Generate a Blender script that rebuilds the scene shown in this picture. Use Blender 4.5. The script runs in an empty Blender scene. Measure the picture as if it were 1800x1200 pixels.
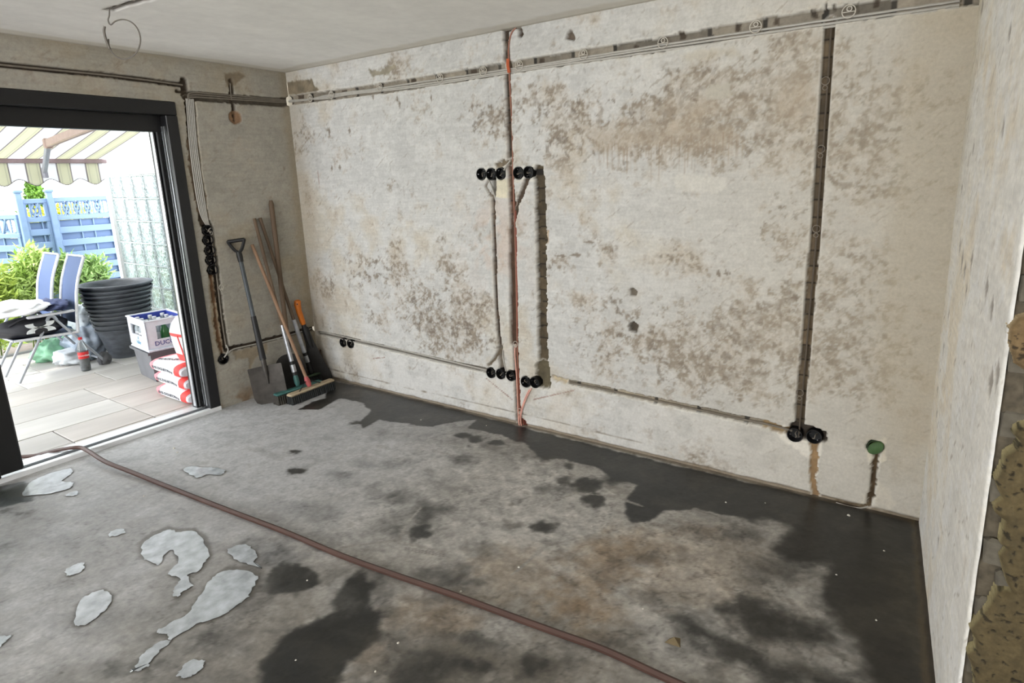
import bpy, math, random
import numpy as np
from mathutils import Vector, Matrix

S = bpy.context.scene
COL = S.collection
random.seed(7)
rng = np.random.RandomState(5)

# ------------------------------------------------------------------ camera
CAM = np.array([4.4262, -3.0926, 1.6432])
YAW, PIT, ROL, FPX, PX, PY = .5878, -.2148, -.0291, 1057.94, 954.4, 541.8
cf = np.array([-math.sin(YAW)*math.cos(PIT), math.cos(YAW)*math.cos(PIT), math.sin(PIT)])
r0 = np.array([math.cos(YAW), math.sin(YAW), 0]); u0 = np.cross(r0, cf)
cr = math.cos(ROL)*r0+math.sin(ROL)*u0; cu = -math.sin(ROL)*r0+math.cos(ROL)*u0
cd = bpy.data.cameras.new('camera'); cam = bpy.data.objects.new('camera', cd); COL.objects.link(cam)
cd.sensor_width = 36; cd.lens = FPX/1800*36; cd.shift_x = -(PX-900)/1800; cd.shift_y = -(600-PY)/1800
cd.clip_start = .05; cd.clip_end = 200
cam.matrix_world = Matrix(((cr[0], cu[0], -cf[0], CAM[0]), (cr[1], cu[1], -cf[1], CAM[1]), (cr[2], cu[2], -cf[2], CAM[2]), (0, 0, 0, 1)))
S.camera = cam

# ------------------------------------------------------------------ world, sun, area lights, exposure
W = bpy.data.worlds.new('world'); S.world = W; W.use_nodes = True
bg = W.node_tree.nodes['Background']; bg.inputs[0].default_value = (.90, .95, 1, 1); bg.inputs[1].default_value = 6.2
sd = bpy.data.lights.new('sun', 'SUN'); sd.energy = 4.0; sd.angle = math.radians(12); sd.color = (1, .97, .92)
so = bpy.data.objects.new('sun', sd); COL.objects.link(so); so.rotation_euler = (math.radians(28), math.radians(-22), 0)

def area(name, loc, tgt, sx, sy, power, col=(1, 1, 1)):
    l = bpy.data.lights.new(name, 'AREA'); l.shape = 'RECTANGLE'; l.size = sx; l.size_y = sy; l.energy = power; l.color = col
    o = bpy.data.objects.new(name, l); COL.objects.link(o); o.location = loc
    o.rotation_euler = (Vector(tgt)-Vector(loc)).to_track_quat('-Z', 'Y').to_euler(); return o
# fill lights added at the unseen rear openings, tilted up to brighten the ceiling
area('rear_fill', (2.2, -6.4, 1.45), (2.2, -1.5, 4.6), 2.4, 1.7, 122, (1, .99, .975))
area('rear_fill', (6.2, -6.4, 1.45), (4.6, -1.5, 4.6), 2.0, 1.7, 36, (1, .97, .92))
S.view_settings.view_transform = 'Standard'; S.view_settings.look = 'None'
S.view_settings.exposure = 0.08; S.view_settings.gamma = 1; S.view_settings.use_curve_mapping = False
S.cycles.use_denoising = True
S.cycles.max_bounces = 8; S.cycles.diffuse_bounces = 5; S.cycles.glossy_bounces = 4; S.cycles.transparent_max_bounces = 12
S.cycles.caustics_reflective = False; S.cycles.caustics_refractive = False
S.cycles.sample_clamp_indirect = 6

# ------------------------------------------------------------------ measuring: a pixel of the 1800x1200 photograph on a plane of the room
def ray(a, b): return cf+(a-PX)/FPX*cr-(b-PY)/FPX*cu
def onz(a, b, z=0.): d = ray(a, b); return CAM+(z-CAM[2])/d[2]*d
def ony(a, b, y=0.): d = ray(a, b); return CAM+(y-CAM[1])/d[1]*d
def onx(a, b, x=0.): d = ray(a, b); return CAM+(x-CAM[0])/d[0]*d
def V3(p): return Vector((float(p[0]), float(p[1]), float(p[2])))

# ------------------------------------------------------------------ materials
def srgb(c):
    return tuple((v/255/12.92 if v/255 <= .04045 else ((v/255+.055)/1.055)**2.4) for v in c)
def lin(a):
    a = np.clip(a/255., 0, 1); return np.where(a <= .04045, a/12.92, ((a+.055)/1.055)**2.4)
MATS = {}
def mat(name, rgb, rough=.6, metal=0., var=.12, scale=30., bump=.0, trans=0., spec=.5, stretch=None, emit=None, alpha=1.):
    if name in MATS: return MATS[name]
    m = bpy.data.materials.new(name); m.use_nodes = True; N = m.node_tree.nodes; L = m.node_tree.links
    b = N['Principled BSDF']; c = srgb(rgb)
    b.inputs['Roughness'].default_value = rough; b.inputs['Metallic'].default_value = metal
    b.inputs['Transmission Weight'].default_value = trans; b.inputs['Specular IOR Level'].default_value = spec
    tc = N.new('ShaderNodeTexCoord'); mp = N.new('ShaderNodeMapping'); L.new(tc.outputs['Object'], mp.inputs[0])
    if stretch: mp.inputs['Scale'].default_value = stretch
    n = N.new('ShaderNodeTexNoise'); n.inputs['Scale'].default_value = scale; n.inputs['Detail'].default_value = 5
    L.new(mp.outputs[0], n.inputs['Vector'])
    r = N.new('ShaderNodeValToRGB'); L.new(n.outputs['Fac'], r.inputs[0])
    r.color_ramp.elements[0].position = .3; r.color_ramp.elements[1].position = .7
    r.color_ramp.elements[0].color = (*[v*(1-var) for v in c], 1); r.color_ramp.elements[1].color = (*[min(1, v*(1+var)) for v in c], 1)
    L.new(r.outputs[0], b.inputs['Base Color'])
    if bump:
        bm = N.new('ShaderNodeBump'); bm.inputs['Strength'].default_value = bump; bm.inputs['Distance'].default_value = .004
        L.new(n.outputs['Fac'], bm.inputs['Height']); L.new(bm.outputs[0], b.inputs['Normal'])
    MATS[name] = m; return m

def vmat(name, fine=.10, fscale=90., bump=.35, bdist=.003, rough=.85, wet=False, spec=.4):
    """colour and roughness come from mesh attributes worked out in numpy; the shader adds grain and relief"""
    m = bpy.data.materials.new(name); m.use_nodes = True; N = m.node_tree.nodes; L = m.node_tree.links
    b = N['Principled BSDF']; b.inputs['Specular IOR Level'].default_value = spec
    a = N.new('ShaderNodeAttribute'); a.attribute_name = 'Tint'
    tc = N.new('ShaderNodeTexCoord')
    n = N.new('ShaderNodeTexNoise'); n.inputs['Scale'].default_value = fscale; n.inputs['Detail'].default_value = 6; n.inputs['Roughness'].default_value = .65
    L.new(tc.outputs['Object'], n.inputs['Vector'])
    mr = N.new('ShaderNodeMapRange'); mr.inputs[1].default_value = .3; mr.inputs[2].default_value = .7; mr.inputs[3].default_value = 1-fine; mr.inputs[4].default_value = 1+fine
    L.new(n.outputs['Fac'], mr.inputs[0])
    mx = N.new('ShaderNodeVectorMath'); mx.operation = 'SCALE'; L.new(a.outputs['Color'], mx.inputs[0]); L.new(mr.outputs[0], mx.inputs['Scale'])
    L.new(mx.outputs[0], b.inputs['Base Color'])
    n2 = N.new('ShaderNodeTexNoise'); n2.inputs['Scale'].default_value = fscale*.35; n2.inputs['Detail'].default_value = 8; n2.inputs['Roughness'].default_value = .6
    L.new(tc.outputs['Object'], n2.inputs['Vector'])
    bm = N.new('ShaderNodeBump'); bm.inputs['Strength'].default_value = bump; bm.inputs['Distance'].default_value = bdist
    L.new(n2.outputs['Fac'], bm.inputs['Height']); L.new(bm.outputs[0], b.inputs['Normal'])
    if wet:
        aw = N.new('ShaderNodeAttribute'); aw.attribute_name = 'Gloss'
        m2 = N.new('ShaderNodeMapRange'); m2.inputs[3].default_value = rough; m2.inputs[4].default_value = .16
        ad = N.new('ShaderNodeMath'); ad.operation = 'ADD'; sb = N.new('ShaderNodeMath'); sb.operation = 'MULTIPLY_ADD'
        sb.inputs[1].default_value = .25; sb.inputs[2].default_value = -.125
        L.new(n.outputs['Fac'], sb.inputs[0]); L.new(aw.outputs['Fac'], ad.inputs[0]); L.new(sb.outputs[0], ad.inputs[1])
        L.new(ad.outputs[0], m2.inputs[0]); L.new(m2.outputs[0], b.inputs['Roughness'])
    else: b.inputs['Roughness'].default_value = rough
    return m

# ------------------------------------------------------------------ numpy noise
def vnoise(x, y, sx, sy=None, seed=0):
    sy = sy or sx
    R = np.random.RandomState(seed); T = R.rand(128, 128)
    a = x/sx+R.rand()*50; b = y/sy+R.rand()*50
    i = np.floor(a).astype(int); j = np.floor(b).astype(int); fa = a-i; fb = b-j
    fa = fa*fa*(3-2*fa); fb = fb*fb*(3-2*fb); i1 = (i+1) % 128; j1 = (j+1) % 128; i %= 128; j %= 128
    return (T[i, j]*(1-fa)+T[i1, j]*fa)*(1-fb)+(T[i, j1]*(1-fa)+T[i1, j1]*fa)*fb
def fbm(x, y, s, seed=0, o=4, asp=1., gain=.55):
    v = 0; t = 0; a = 1.
    for k in range(o):
        v = v+a*vnoise(x, y, s*asp, s, seed+k*13); t += a; a *= gain; s *= .5
    return v/t
def sst(a, lo, hi):
    t = np.clip((a-lo)/(hi-lo), 0, 1); return t*t*(3-2*t)
def dline(px, py, pts, closed=False):
    """distance to a polyline; for closed ones also the inside flag"""
    d = np.full(px.shape, 1e9); ins = np.zeros(px.shape, bool)
    n = len(pts)
    for k in range(n if closed else n-1):
        x1, y1 = pts[k]; x2, y2 = pts[(k+1) % n]
        ex, ey = x2-x1, y2-y1; L2 = ex*ex+ey*ey+1e-12
        t = np.clip(((px-x1)*ex+(py-y1)*ey)/L2, 0, 1)
        d = np.minimum(d, (px-x1-t*ex)**2+(py-y1-t*ey)**2)
        if closed:
            c = (y1 > py) != (y2 > py)
            if abs(ey) > 1e-12: ins ^= c & (px < ex*(py-y1)/ey+x1)
    return np.sqrt(d), ins

class Relief:
    """a wall or floor surface: a fine grid with depth, tint and gloss at each vertex"""
    def __init__(s, u0, u1, v0, v1, st):
        s.nu = int(round((u1-u0)/st))+1; s.nv = int(round((v1-v0)/st))+1
        s.U, s.V = np.meshgrid(np.linspace(u0, u1, s.nu), np.linspace(v0, v1, s.nv), indexing='ij')
        s.D = np.zeros_like(s.U); s.C = np.zeros(s.U.shape+(3,)); s.G = np.zeros_like(s.U); s.K = np.ones((s.nu-1, s.nv-1), bool)
    def tint(s, m, c):
        s.C = s.C*(1-m[..., None])+np.array(c, float)*m[..., None] if np.ndim(c) == 1 else s.C*(1-m[..., None])+c*m[..., None]
    def window(s, pts, pad):
        p = np.array(pts); u = s.U[:, 0]; v = s.V[0]
        i = np.where((u >= p[:, 0].min()-pad) & (u <= p[:, 0].max()+pad))[0]; j = np.where((v >= p[:, 1].min()-pad) & (v <= p[:, 1].max()+pad))[0]
        if len(i) == 0 or len(j) == 0: return None
        return slice(i[0], i[-1]+1), slice(j[0], j[-1]+1)
    def cut(s, pts, w, depth, col, rag=.004, rs=.02, var=.18, rim=None, seed=3, bands=None, edge=.006):
        """chase a slot of width w along pts"""
        q = s.window(pts, w+.05)
        if q is None: return
        U, V = s.U[q], s.V[q]; d, _ = dline(U, V, pts)
        e = w/2+rag*(fbm(U, V, rs, seed, 3)*2-1)*2-d
        m = sst(e, -edge*.5, edge*.5); s.D[q] = np.maximum(s.D[q]*(1-m), 0)+m*depth*(1+.15*(fbm(U, V, .03, seed+5, 2)-.5))
        n = 1+var*2*(fbm(U, V, .035, seed+9, 4)-.5)
        c = np.array(col, float)[None, None]*n[..., None]
        if bands:      # horizontal or vertical joints of the brickwork bared in the slot
            ax, per = bands; t = ((V if ax else U)+.01*vnoise(U, V, .03, .03, 4))/per
            k = np.floor(t); f = t-k; hv = np.sin(k*12.9898+seed)*43758.5; hv = hv-np.floor(hv)
            c = c*(1+.35*(hv-.5))[..., None]; c = c*(1-.55*(f < .09))[..., None]
        cc = s.C[q]; s.C[q] = cc*(1-m[..., None])+c*m[..., None]
        if rim is not None:
            r = sst(e, -.012, -.004)*(1-m); s.C[q] = s.C[q]*(1-r[..., None]*.6)+np.array(rim, float)*r[..., None]*.6
    def poly(s, pts, col=None, soft=.01, amt=1., rag=.006, rs=.03, depth=0., seed=1, gloss=None, var=.1, inner=None):
        q = s.window(pts, soft+rag*3+.02)
        if q is None: return
        U, V = s.U[q], s.V[q]; d, ins = dline(U, V, pts, True); e = np.where(ins, d, -d)+rag*(fbm(U, V, rs, seed, 4)*2-1)*2
        m = sst(e, -soft, soft)*amt
        if col is not None:
            c = np.array(col, float)*(1+var*2*(fbm(U, V, .05, seed+3, 4)-.5))[..., None]; s.C[q] = s.C[q]*(1-m[..., None])+c*m[..., None]
        if depth: s.D[q] = s.D[q]+depth*m
        if gloss is not None: s.G[q] = np.maximum(s.G[q], m*gloss) if gloss > 0 else s.G[q]*(1+m*gloss)
    def disc(s, c, r, depth, col, rag=.0):
        q = s.window([c], r+.03)
        if q is None: return
        U, V = s.U[q], s.V[q]; d = np.hypot(U-c[0], V-c[1]); e = r-d+rag*(fbm(U, V, .015, 3, 3)-.5)*2
        m = sst(e, -.002, .003); s.D[q] = np.maximum(s.D[q], m*depth)
        cc = s.C[q]; s.C[q] = cc*(1-m[..., None])+np.array(col, float)*m[..., None]
    def build(s, name, org, eu, ev, n, material, parent=None):
        org, eu, ev, n = map(lambda a: np.array(a, float), (org, eu, ev, n))
        P = org+s.U[..., None]*eu+s.V[..., None]*ev-s.D[..., None]*n
        idx = np.arange(s.nu*s.nv).reshape(s.nu, s.nv)
        F = np.stack([idx[:-1, :-1], idx[1:, :-1], idx[1:, 1:], idx[:-1, 1:]], -1)[s.K]
        return npmesh(name, P.reshape(-1, 3), F.reshape(-1, 4), material, parent, lin(s.C.reshape(-1, 3)), s.G.reshape(-1))

def npmesh(name, P, F, material, parent=None, tint=None, gloss=None, smooth=True):
    me = bpy.data.meshes.new(name); k = F.shape[1]
    me.vertices.add(len(P)); me.vertices.foreach_set('co', P.astype(np.float32).ravel())
    me.loops.add(F.size); me.loops.foreach_set('vertex_index', F.astype(np.int32).ravel())
    me.polygons.add(len(F)); me.polygons.foreach_set('loop_start', (np.arange(len(F))*k).astype(np.int32))
    me.polygons.foreach_set('use_smooth', np.full(len(F), smooth)); me.update(calc_edges=True); me.validate()
    if tint is not None:
        a = me.attributes.new('Tint', 'FLOAT_COLOR', 'POINT'); a.data.foreach_set('color', np.c_[tint, np.ones(len(tint))].astype(np.float32).ravel())
    if gloss is not None:
        a = me.attributes.new('Gloss', 'FLOAT', 'POINT'); a.data.foreach_set('value', gloss.astype(np.float32))
    me.materials.append(material)
    o = bpy.data.objects.new(name, me); COL.objects.link(o); o.parent = parent
    return o

# ------------------------------------------------------------------ small mesh builder
class MB:
    def __init__(s): s.v = []; s.f = []
    def add(s, vs, fs):
        b = len(s.v); s.v += [tuple(map(float, p)) for p in vs]; s.f += [tuple(i+b for i in f) for f in fs]; return s
    def box(s, c, d, rot=None, bev=0.):
        c = Vector(c); hx, hy, hz = d[0]/2, d[1]/2, d[2]/2
        if bev <= 0:
            vs = [Vector((x*hx, y*hy, z*hz)) for x in (-1, 1) for y in (-1, 1) for z in (-1, 1)]
            fs = [(0, 1, 3, 2), (4, 6, 7, 5), (0, 4, 5, 1), (2, 3, 7, 6), (0, 2, 6, 4), (1, 5, 7, 3)]
        else:
            vs = []; bev = min(bev, hx*.9, hy*.9, hz*.9)
            fs = []
            ring = lambda ex, ey: [(-ex, -ey), (ex, -ey), (ex, ey), (-ex, ey)]
            def oct_(ex, ey, b): return [(-ex+b, -ey), (ex-b, -ey), (ex, -ey+b), (ex, ey-b), (ex-b, ey), (-ex+b, ey), (-ex, ey-b), (-ex, -ey+b)]
            for z, ins in ((-hz, bev), (-hz+bev, 0), (hz-bev, 0), (hz, bev)):
                vs += [Vector((x, y, z)) for x, y in oct_(hx-ins, hy-ins, bev if ins == 0 else bev*.5)]
            for k in range(3):
                for i in range(8): fs.append((k*8+i, k*8+(i+1) % 8, (k+1)*8+(i+1) % 8, (k+1)*8+i))
            fs.append(tuple(range(7, -1, -1))); fs.append(tuple(range(24, 32)))
        R = rot if rot is not None else Matrix.Identity(3)
        return s.add([c+R @ p for p in vs], fs)
    def tube(s, pts, r, n=8, cap=True, rs=None):
        P = [Vector(p) for p in pts]; m = len(P); rr = rs or [r]*m; rings = []
        t0 = (P[1]-P[0]).normalized(); a = t0.orthogonal().normalized()
        for k in range(m):
            t = ((P[min(k+1, m-1)]-P[k]).normalized()+(P[k]-P[max(k-1, 0)]).normalized())
            t = t.normalized() if t.length > 1e-6 else t0
            a = (a-t*a.dot(t)); a = a.normalized() if a.length > 1e-6 else t.orthogonal().normalized(); b = t.cross(a)
            rings.append([P[k]+(a*math.cos(2*math.pi*i/n)+b*math.sin(2*math.pi*i/n))*rr[k] for i in range(n)])
        fs = [(k*n+i, k*n+(i+1) % n, (k+1)*n+(i+1) % n, (k+1)*n+i) for k in range(m-1) for i in range(n)]
        if cap: fs += [tuple(range(n-1, -1, -1)), tuple((m-1)*n+i for i in range(n))]
        return s.add([p for q in rings for p in q], fs)
    def lathe(s, c, prof, axis=(0, 0, 1), n=24, cap0=False, cap1=False, sx=1., sy=1.):
        z = Vector(axis).normalized(); x = z.orthogonal().normalized(); y = z.cross(x); c = Vector(c)
        if abs(z.z) > .99: x = Vector((1, 0, 0)); y = z.cross(x)
        vs = [c+z*h+(x*math.cos(2*math.pi*i/n)*sx+y*math.sin(2*math.pi*i/n)*sy)*r for r, h in prof for i in range(n)]
        m = len(prof); fs = [(k*n+i, k*n+(i+1) % n, (k+1)*n+(i+1) % n, (k+1)*n+i) for k in range(m-1) for i in range(n)]
        if cap0: fs.append(tuple(range(n-1, -1, -1)))
        if cap1: fs.append(tuple((m-1)*n+i for i in range(n)))
        return s.add(vs, fs)
    def torus(s, c, R, r, axis=(0, 0, 1), n=24, m=6):
        z = Vector(axis).normalized(); x = z.orthogonal().normalized(); y = z.cross(x); c = Vector(c); vs = []
        for i in range(n):
            a = 2*math.pi*i/n; d = x*math.cos(a)+y*math.sin(a)
            for j in range(m): b = 2*math.pi*j/m; vs.append(c+d*(R+r*math.cos(b))+z*r*math.sin(b))
        return s.add(vs, [(i*m+j, ((i+1) % n)*m+j, ((i+1) % n)*m+(j+1) % m, i*m+(j+1) % m) for i in range(n) for j in range(m)])
    def slab(s, out, c, ex, ey, ez, th):
        """extruded outline: out = 2-D points in ex, ey; thickness th along ez"""
        c = Vector(c); ex, ey, ez = Vector(ex), Vector(ey), Vector(ez); n = len(out)
        vs = [c+ex*a+ey*b for a, b in out]+[c+ex*a+ey*b+ez*th for a, b in out]
        return s.add(vs, [tuple(range(n-1, -1, -1)), tuple(range(n, 2*n))]+[(i, (i+1) % n, n+(i+1) % n, n+i) for i in range(n)])
    def build(s, name, material, parent=None, smooth=False, origin=None):
        me = bpy.data.meshes.new(name); o0 = Vector(origin) if origin is not None else Vector((0, 0, 0))
        me.from_pydata([tuple(Vector(p)-o0) for p in s.v], [], s.f); me.materials.append(material)
        if smooth:
            me.polygons.foreach_set('use_smooth', [True]*len(me.polygons))
            try: me.set_sharp_from_angle(angle=math.radians(40))
            except Exception: pass
        me.update(); o = bpy.data.objects.new(name, me); COL.objects.link(o); o.location = o0
        if parent: o.parent = parent
        return o

def tag(o, label=None, cat=None, group=None, kind=None):
    if label: o['label'] = label
    if cat: o['category'] = cat
    if group: o['group'] = group
    if kind: o['kind'] = kind
    return o
def thing(name, label, cat, loc=(0, 0, 0), group=None, rot=None):
    o = bpy.data.objects.new(name, None); COL.objects.link(o); o.location = Vector([float(a) for a in loc]); o.empty_display_size = .05
    if rot: o.rotation_euler = rot
    return tag(o, label, cat, group)
def part(mb, name, material, parent, smooth=False, label=None):
    """world-space geometry becomes a child of parent, whose own transform is an unrotated location"""
    L = Vector((0, 0, 0)); p = parent
    while p is not None: L += p.location; p = p.parent
    mb.v = [tuple(Vector(q)-L) for q in mb.v]
    o = mb.build(name, material, parent, smooth)
    if label: o['label'] = label
    return o
def copy_tree(o, parent=None):
    c = o.copy(); COL.objects.link(c); c.parent = parent
    for ch in list(o.children): copy_tree(ch, c)
    return c
def lerp(a, b, t): return Vector(a)*(1-t)+Vector(b)*t
# ================================================================== the room
H = 2.5; LX = 4.4641; AR = -.0799
plaster = vmat('old_plaster', fine=.09, fscale=70, bump=.45, bdist=.004)
ceil_m = vmat('ceiling_plaster', fine=.04, fscale=14, bump=.35, bdist=.006)
screed = vmat('wet_screed', fine=.14, fscale=55, bump=.30, bdist=.003, rough=.62, wet=True, spec=.5)
rough_plaster = mat('rough_plaster', (190, 182, 168), .9, var=.12, scale=9, bump=.5)
B = lambda u, v: tuple(ony(u, v)[[0, 2]])
A = lambda u, v: tuple(onx(u, v)[[1, 2]])
Fl = lambda u, v: tuple(onz(u, v)[:2])
CHD = (112, 98, 80)

def weather(R, base, blots, seed, amount=1.):
    """flaking, stained limewash: several scales of broken noise, thicker where the list of blots says"""
    U, V = R.U, R.V
    R.C[:] = np.array(base, float)
    big = fbm(U, V, .55, seed, 4); mid = fbm(U, V, .16, seed+1, 5); n3 = fbm(U, V, .045, seed+2, 4); n4 = fbm(U, V, .018, seed+4, 3); hz = fbm(U, V, .03, seed+6, 4, asp=4.)
    R.C *= (1+.10*(big-.5)+.10*(mid-.5)+.05*(hz-.5)+.06*(n4-.5))[..., None]
    warm = sst(big+.5*(mid-.5), .5, .75); R.C *= (1-warm[..., None]*np.array([.03, .055, .10]))
    field = np.zeros_like(U)
    for (cu_, cv_, ru, rv, s) in blots:
        field += s*np.exp(-((U-cu_)/ru)**2-((V-cv_)/rv)**2)
    field = np.clip(field, 0, 1.3)
    t = .45*mid+.33*n3+.22*n4+.20*field
    gr_ = fbm(U, V, .016, seed+60, 4); fz0 = sst(field, .05, .7)
    m = sst(t+.22*(gr_-.5), .565, .74)*amount
    R.tint(m*.50*(.45+1.0*sst(gr_, .35, .62)).clip(0, 1), (158, 145, 129))
    soft = sst(.6*mid+.4*big+.14*field, .50, .72)*amount; R.tint(soft*.26, (178, 166, 150))
    br_ = fbm(U, V, .022, seed+21, 4); fz = sst(field, .05, .6)
    m2 = sst(.42*n3+.38*br_+.2*mid+.15*field, .585, .66)*amount*(.35+.65*fz); m2 = m2*sst(gr_+.2*(n3-.5), .36, .56); R.tint(m2*.64, (126, 114, 100))
    m3 = sst(fbm(U, V, .04, seed+30, 5)*.6+.4*br_+.10*field, .675, .72)*amount*(.3+.7*fz); R.tint(m3*.55, (112, 102, 92))
    fl = sst(fbm(U, V, .02, seed+62, 3), .56, .66)*(.10+.5*fz0); R.tint(fl*.55, tuple(min(236, q*1.08) for q in base))
    st_ = fbm(U, V, .007, seed+63, 3, asp=14.); R.C *= (1+.10*(st_-.5)+.08*(gr_-.5))[..., None]
    w = sst(fbm(U, V, .06, seed+40, 5)+.05*field, .56, .66); R.tint(w*.38, tuple(min(240, q*1.09) for q in base))
    R.D += .0012*m+.001*m2+.0022*(mid-.5)+.0010*(n3-.5)
    # thin scratches
    sc = fbm(U*.8+V*.6, V*.8-U*.6, .012, seed+50, 2, asp=6); R.tint(sst(sc+.10*field, .82, .88)*.4, (130, 118, 104))
    return field

# ---- wall_back: the long wall
WB = Relief(0, LX+.02, 0, H, .0075)
def px_blots(L, fn, sc):
    out = []
    for (u, v, r, s) in L:
        p = fn(u, v); out.append((p[0], p[1], r*sc, r*sc*.75, s))
    return out
bl = [(690, 125, 26, .8), (535, 240, 30, 1.), (520, 270, 22, .9), (578, 235, 14, .8), (845, 205, 35, 1.), (880, 215, 30, .9), (940, 180, 34, 1.), (985, 240, 45, .8), (1000, 180, 35, .6), (905, 300, 40, .3),
      (1090, 225, 60, .8), (1200, 200, 60, 1.), (1270, 190, 40, 1.), (1230, 135, 28, .9), (1370, 160, 60, 1.), (1400, 90, 45, .9), (1330, 210, 60, .7), (1440, 230, 40, .5), (1250, 250, 50, .4),
      (640, 480, 50, .8), (575, 500, 30, 1.), (690, 470, 45, .7), (735, 540, 55, 1.), (655, 560, 26, 1.1), (800, 560, 60, 1.), (840, 540, 40, .9), (760, 590, 50, .9), (850, 600, 30, .8), (790, 470, 40, .6), (700, 420, 24, .6), (770, 420, 22, .4), (690, 320, 18, .7), (640, 260, 16, .6),
      (560, 640, 30, .5), (615, 650, 30, .6), (790, 640, 30, .3), (1170, 590, 60, .9), (1290, 620, 60, 1.), (1350, 570, 60, .6), (1300, 660, 50, .9), (1190, 650, 40, .6), (1480, 600, 50, .9), (1510, 650, 50, .9), (1400, 560, 60, .6), (1470, 480, 40, .8), (1560, 490, 40, .4), (1060, 440, 26, .7), (1060, 540, 40, .5), (1050, 610, 60, .5), (1380, 390, 40, .7), (1400, 430, 30, .6), (1410, 520, 30, .7), (1230, 470, 26, .5), (1180, 450, 26, .5), (980, 470, 22, .7),
      (1500, 250, 60, .5), (1560, 180, 60, .4), (1520, 330, 50, .4), (1600, 300, 60, .3), (1650, 200, 60, .3), (1600, 600, 60, .2), (1230, 800, 28, .9), (1280, 820, 24, .9), (1140, 760, 20, .4), (700, 690, 40, .3), (830, 720, 40, .3), (1450, 650, 40, .5), (1110, 250, 20, .5), (870, 400, 40, .3)]
fieldB = weather(WB, (198, 197, 193), px_blots(bl, B, .0042), 11)
U, V = WB.U, WB.V
# pinkish rubbed area left of the pipe slot, cooler lime bloom low down, ochre tone with light falloff and corner shade painted in towards the right end
pk = np.exp(-((U-2.02)/.22)**2-((V-1.25)/.28)**2)*sst(fbm(U, V, .1, 71, 4), .42, .62); WB.tint(pk*.45, (205, 178, 160))
lo = sst(.36-V+.05*(fbm(U, V, .2, 72)-.5), -.04, .05)*sst(fbm(U, V, .12, 73, 5), .30, .6); WB.tint(lo*.45, (226, 224, 220))
oc = sst(U, 2.4, 4.5)*.45+.5*np.exp(-((U-4.36)/.12)**2)*sst(V, .1, .9); WB.tint(np.clip(oc, 0, .7), (184, 173, 152))
br = np.exp(-((U-.04)/.10)**2); WB.tint(br*.35, (168, 156, 136))
# the brown band and the long drips below it
for (a, b, c, d, s) in ((1045, 1300, 215, 262, .55), (1130, 1300, 180, 215, .5), (1360, 1440, 140, 215, .5)):
    WB.poly([B(a, c+12), B((a+b)/2, c-6), B(b, c), B(b-6, d-10), B((a+b)/2, d-8), B(a, d+4)], (172, 157, 137), .05, s, .03, .06, seed=5)
for k in range(58):
    u = 1044+k*4.6+random.uniform(-2, 2)
    if random.random() < .25: continue
    top = 262-(k*.45)+random.uniform(-12, 8); ln = random.uniform(14, 70)
    WB.poly([B(u-1.1, top), B(u+1.3, top), B(u+.5, top+ln), B(u-.2, top+ln)], (150, 132, 112), .0035, random.uniform(.3, .6), .0, seed=2)
# masonry line above the floor and a patch-plaster strip
WB.cut([(0.05, .088), (1.1, .078), (2.3, .085), (3.2, .07)], .006, .004, (150, 142, 130), .003, .05)
jt = sst(.02-V+.012*(fbm(U, V, .08, 75)-.5), -.004, .006); WB.tint(jt*.7, (120, 104, 84)); WB.D += .012*jt
# bared grey patches near the ceiling and small holes
WB.poly([B(*p) for p in ((502, 145), (530, 140), (548, 139), (552, 150), (560, 158), (548, 166), (525, 168), (504, 172))], (122, 110, 90), .006, .9, .006, .02, depth=.006, seed=8, var=.3)
WB.poly([B(*p) for p in ((648, 122), (668, 124), (690, 112), (698, 116), (682, 130), (655, 134))], (150, 142, 124), .006, .9, .008, .02, depth=.004, seed=9, var=.2)
WB.poly([B(*p) for p in ((994, 68), (997, 58), (1002, 52), (1008, 60), (1010, 71))], (104, 92, 80), .003, 1, .002, .01, depth=.03, seed=10)
WB.poly([B(*p) for p in ((1106, 508), (1112, 506), (1120, 512), (1118, 520), (1108, 519))], (112, 104, 92), .003, 1, .002, .01, depth=.02, seed=12)
WB.poly([B(*p) for p in ((1105, 568), (1115, 565), (1121, 572), (1118, 584), (1107, 583))], (84, 76, 66), .004, 1, .004, .012, depth=.03, seed=13, var=.3)
WB.poly([B(*p) for p in ((1196, 98), (1240, 86), (1290, 84), (1300, 96), (1250, 100), (1210, 110))], (190, 180, 160), .02, .5, .01, .03, seed=14)
WB.poly([B(*p) for p in ((1236, 160), (1255, 148), (1282, 146), (1286, 168), (1262, 176), (1240, 172))], (186, 180, 166), .006, .9, .004, .02, depth=-.003, seed=15, var=.05)
WB.poly([B(*p) for p in ((1180, 312), (1195, 306), (1275, 312), (1278, 330), (1260, 340), (1190, 334))], (208, 204, 194), .01, .7, .006, .02, depth=-.002, seed=16, var=.05)
for (u, v, a, b) in ((655, 168, 3, 8), (698, 175, 2, 8), (702, 182, 2, 7), (758, 172, 2, 6), (579, 232, 2, 7), (614, 230, 2, 9), (583, 296, 2, 5), (597, 294, 2, 5), (1464, 220, 1.5, 7), (1263, 482, 4, 7), (1277, 480, 4, 5), (1282, 478, 3, 5), (1036, 426, 10, 3), (1012, 448, 10, 4), (985, 450, 10, 3), (1222, 176, 6, 4), (1396, 523, 9, 5)):
    WB.poly([B(u-a, v), B(u, v-b), B(u+a, v), B(u+a*.4, v+b)], (120, 108, 94), .004, .75, .004, .012, depth=.003, seed=int(u))
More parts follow.
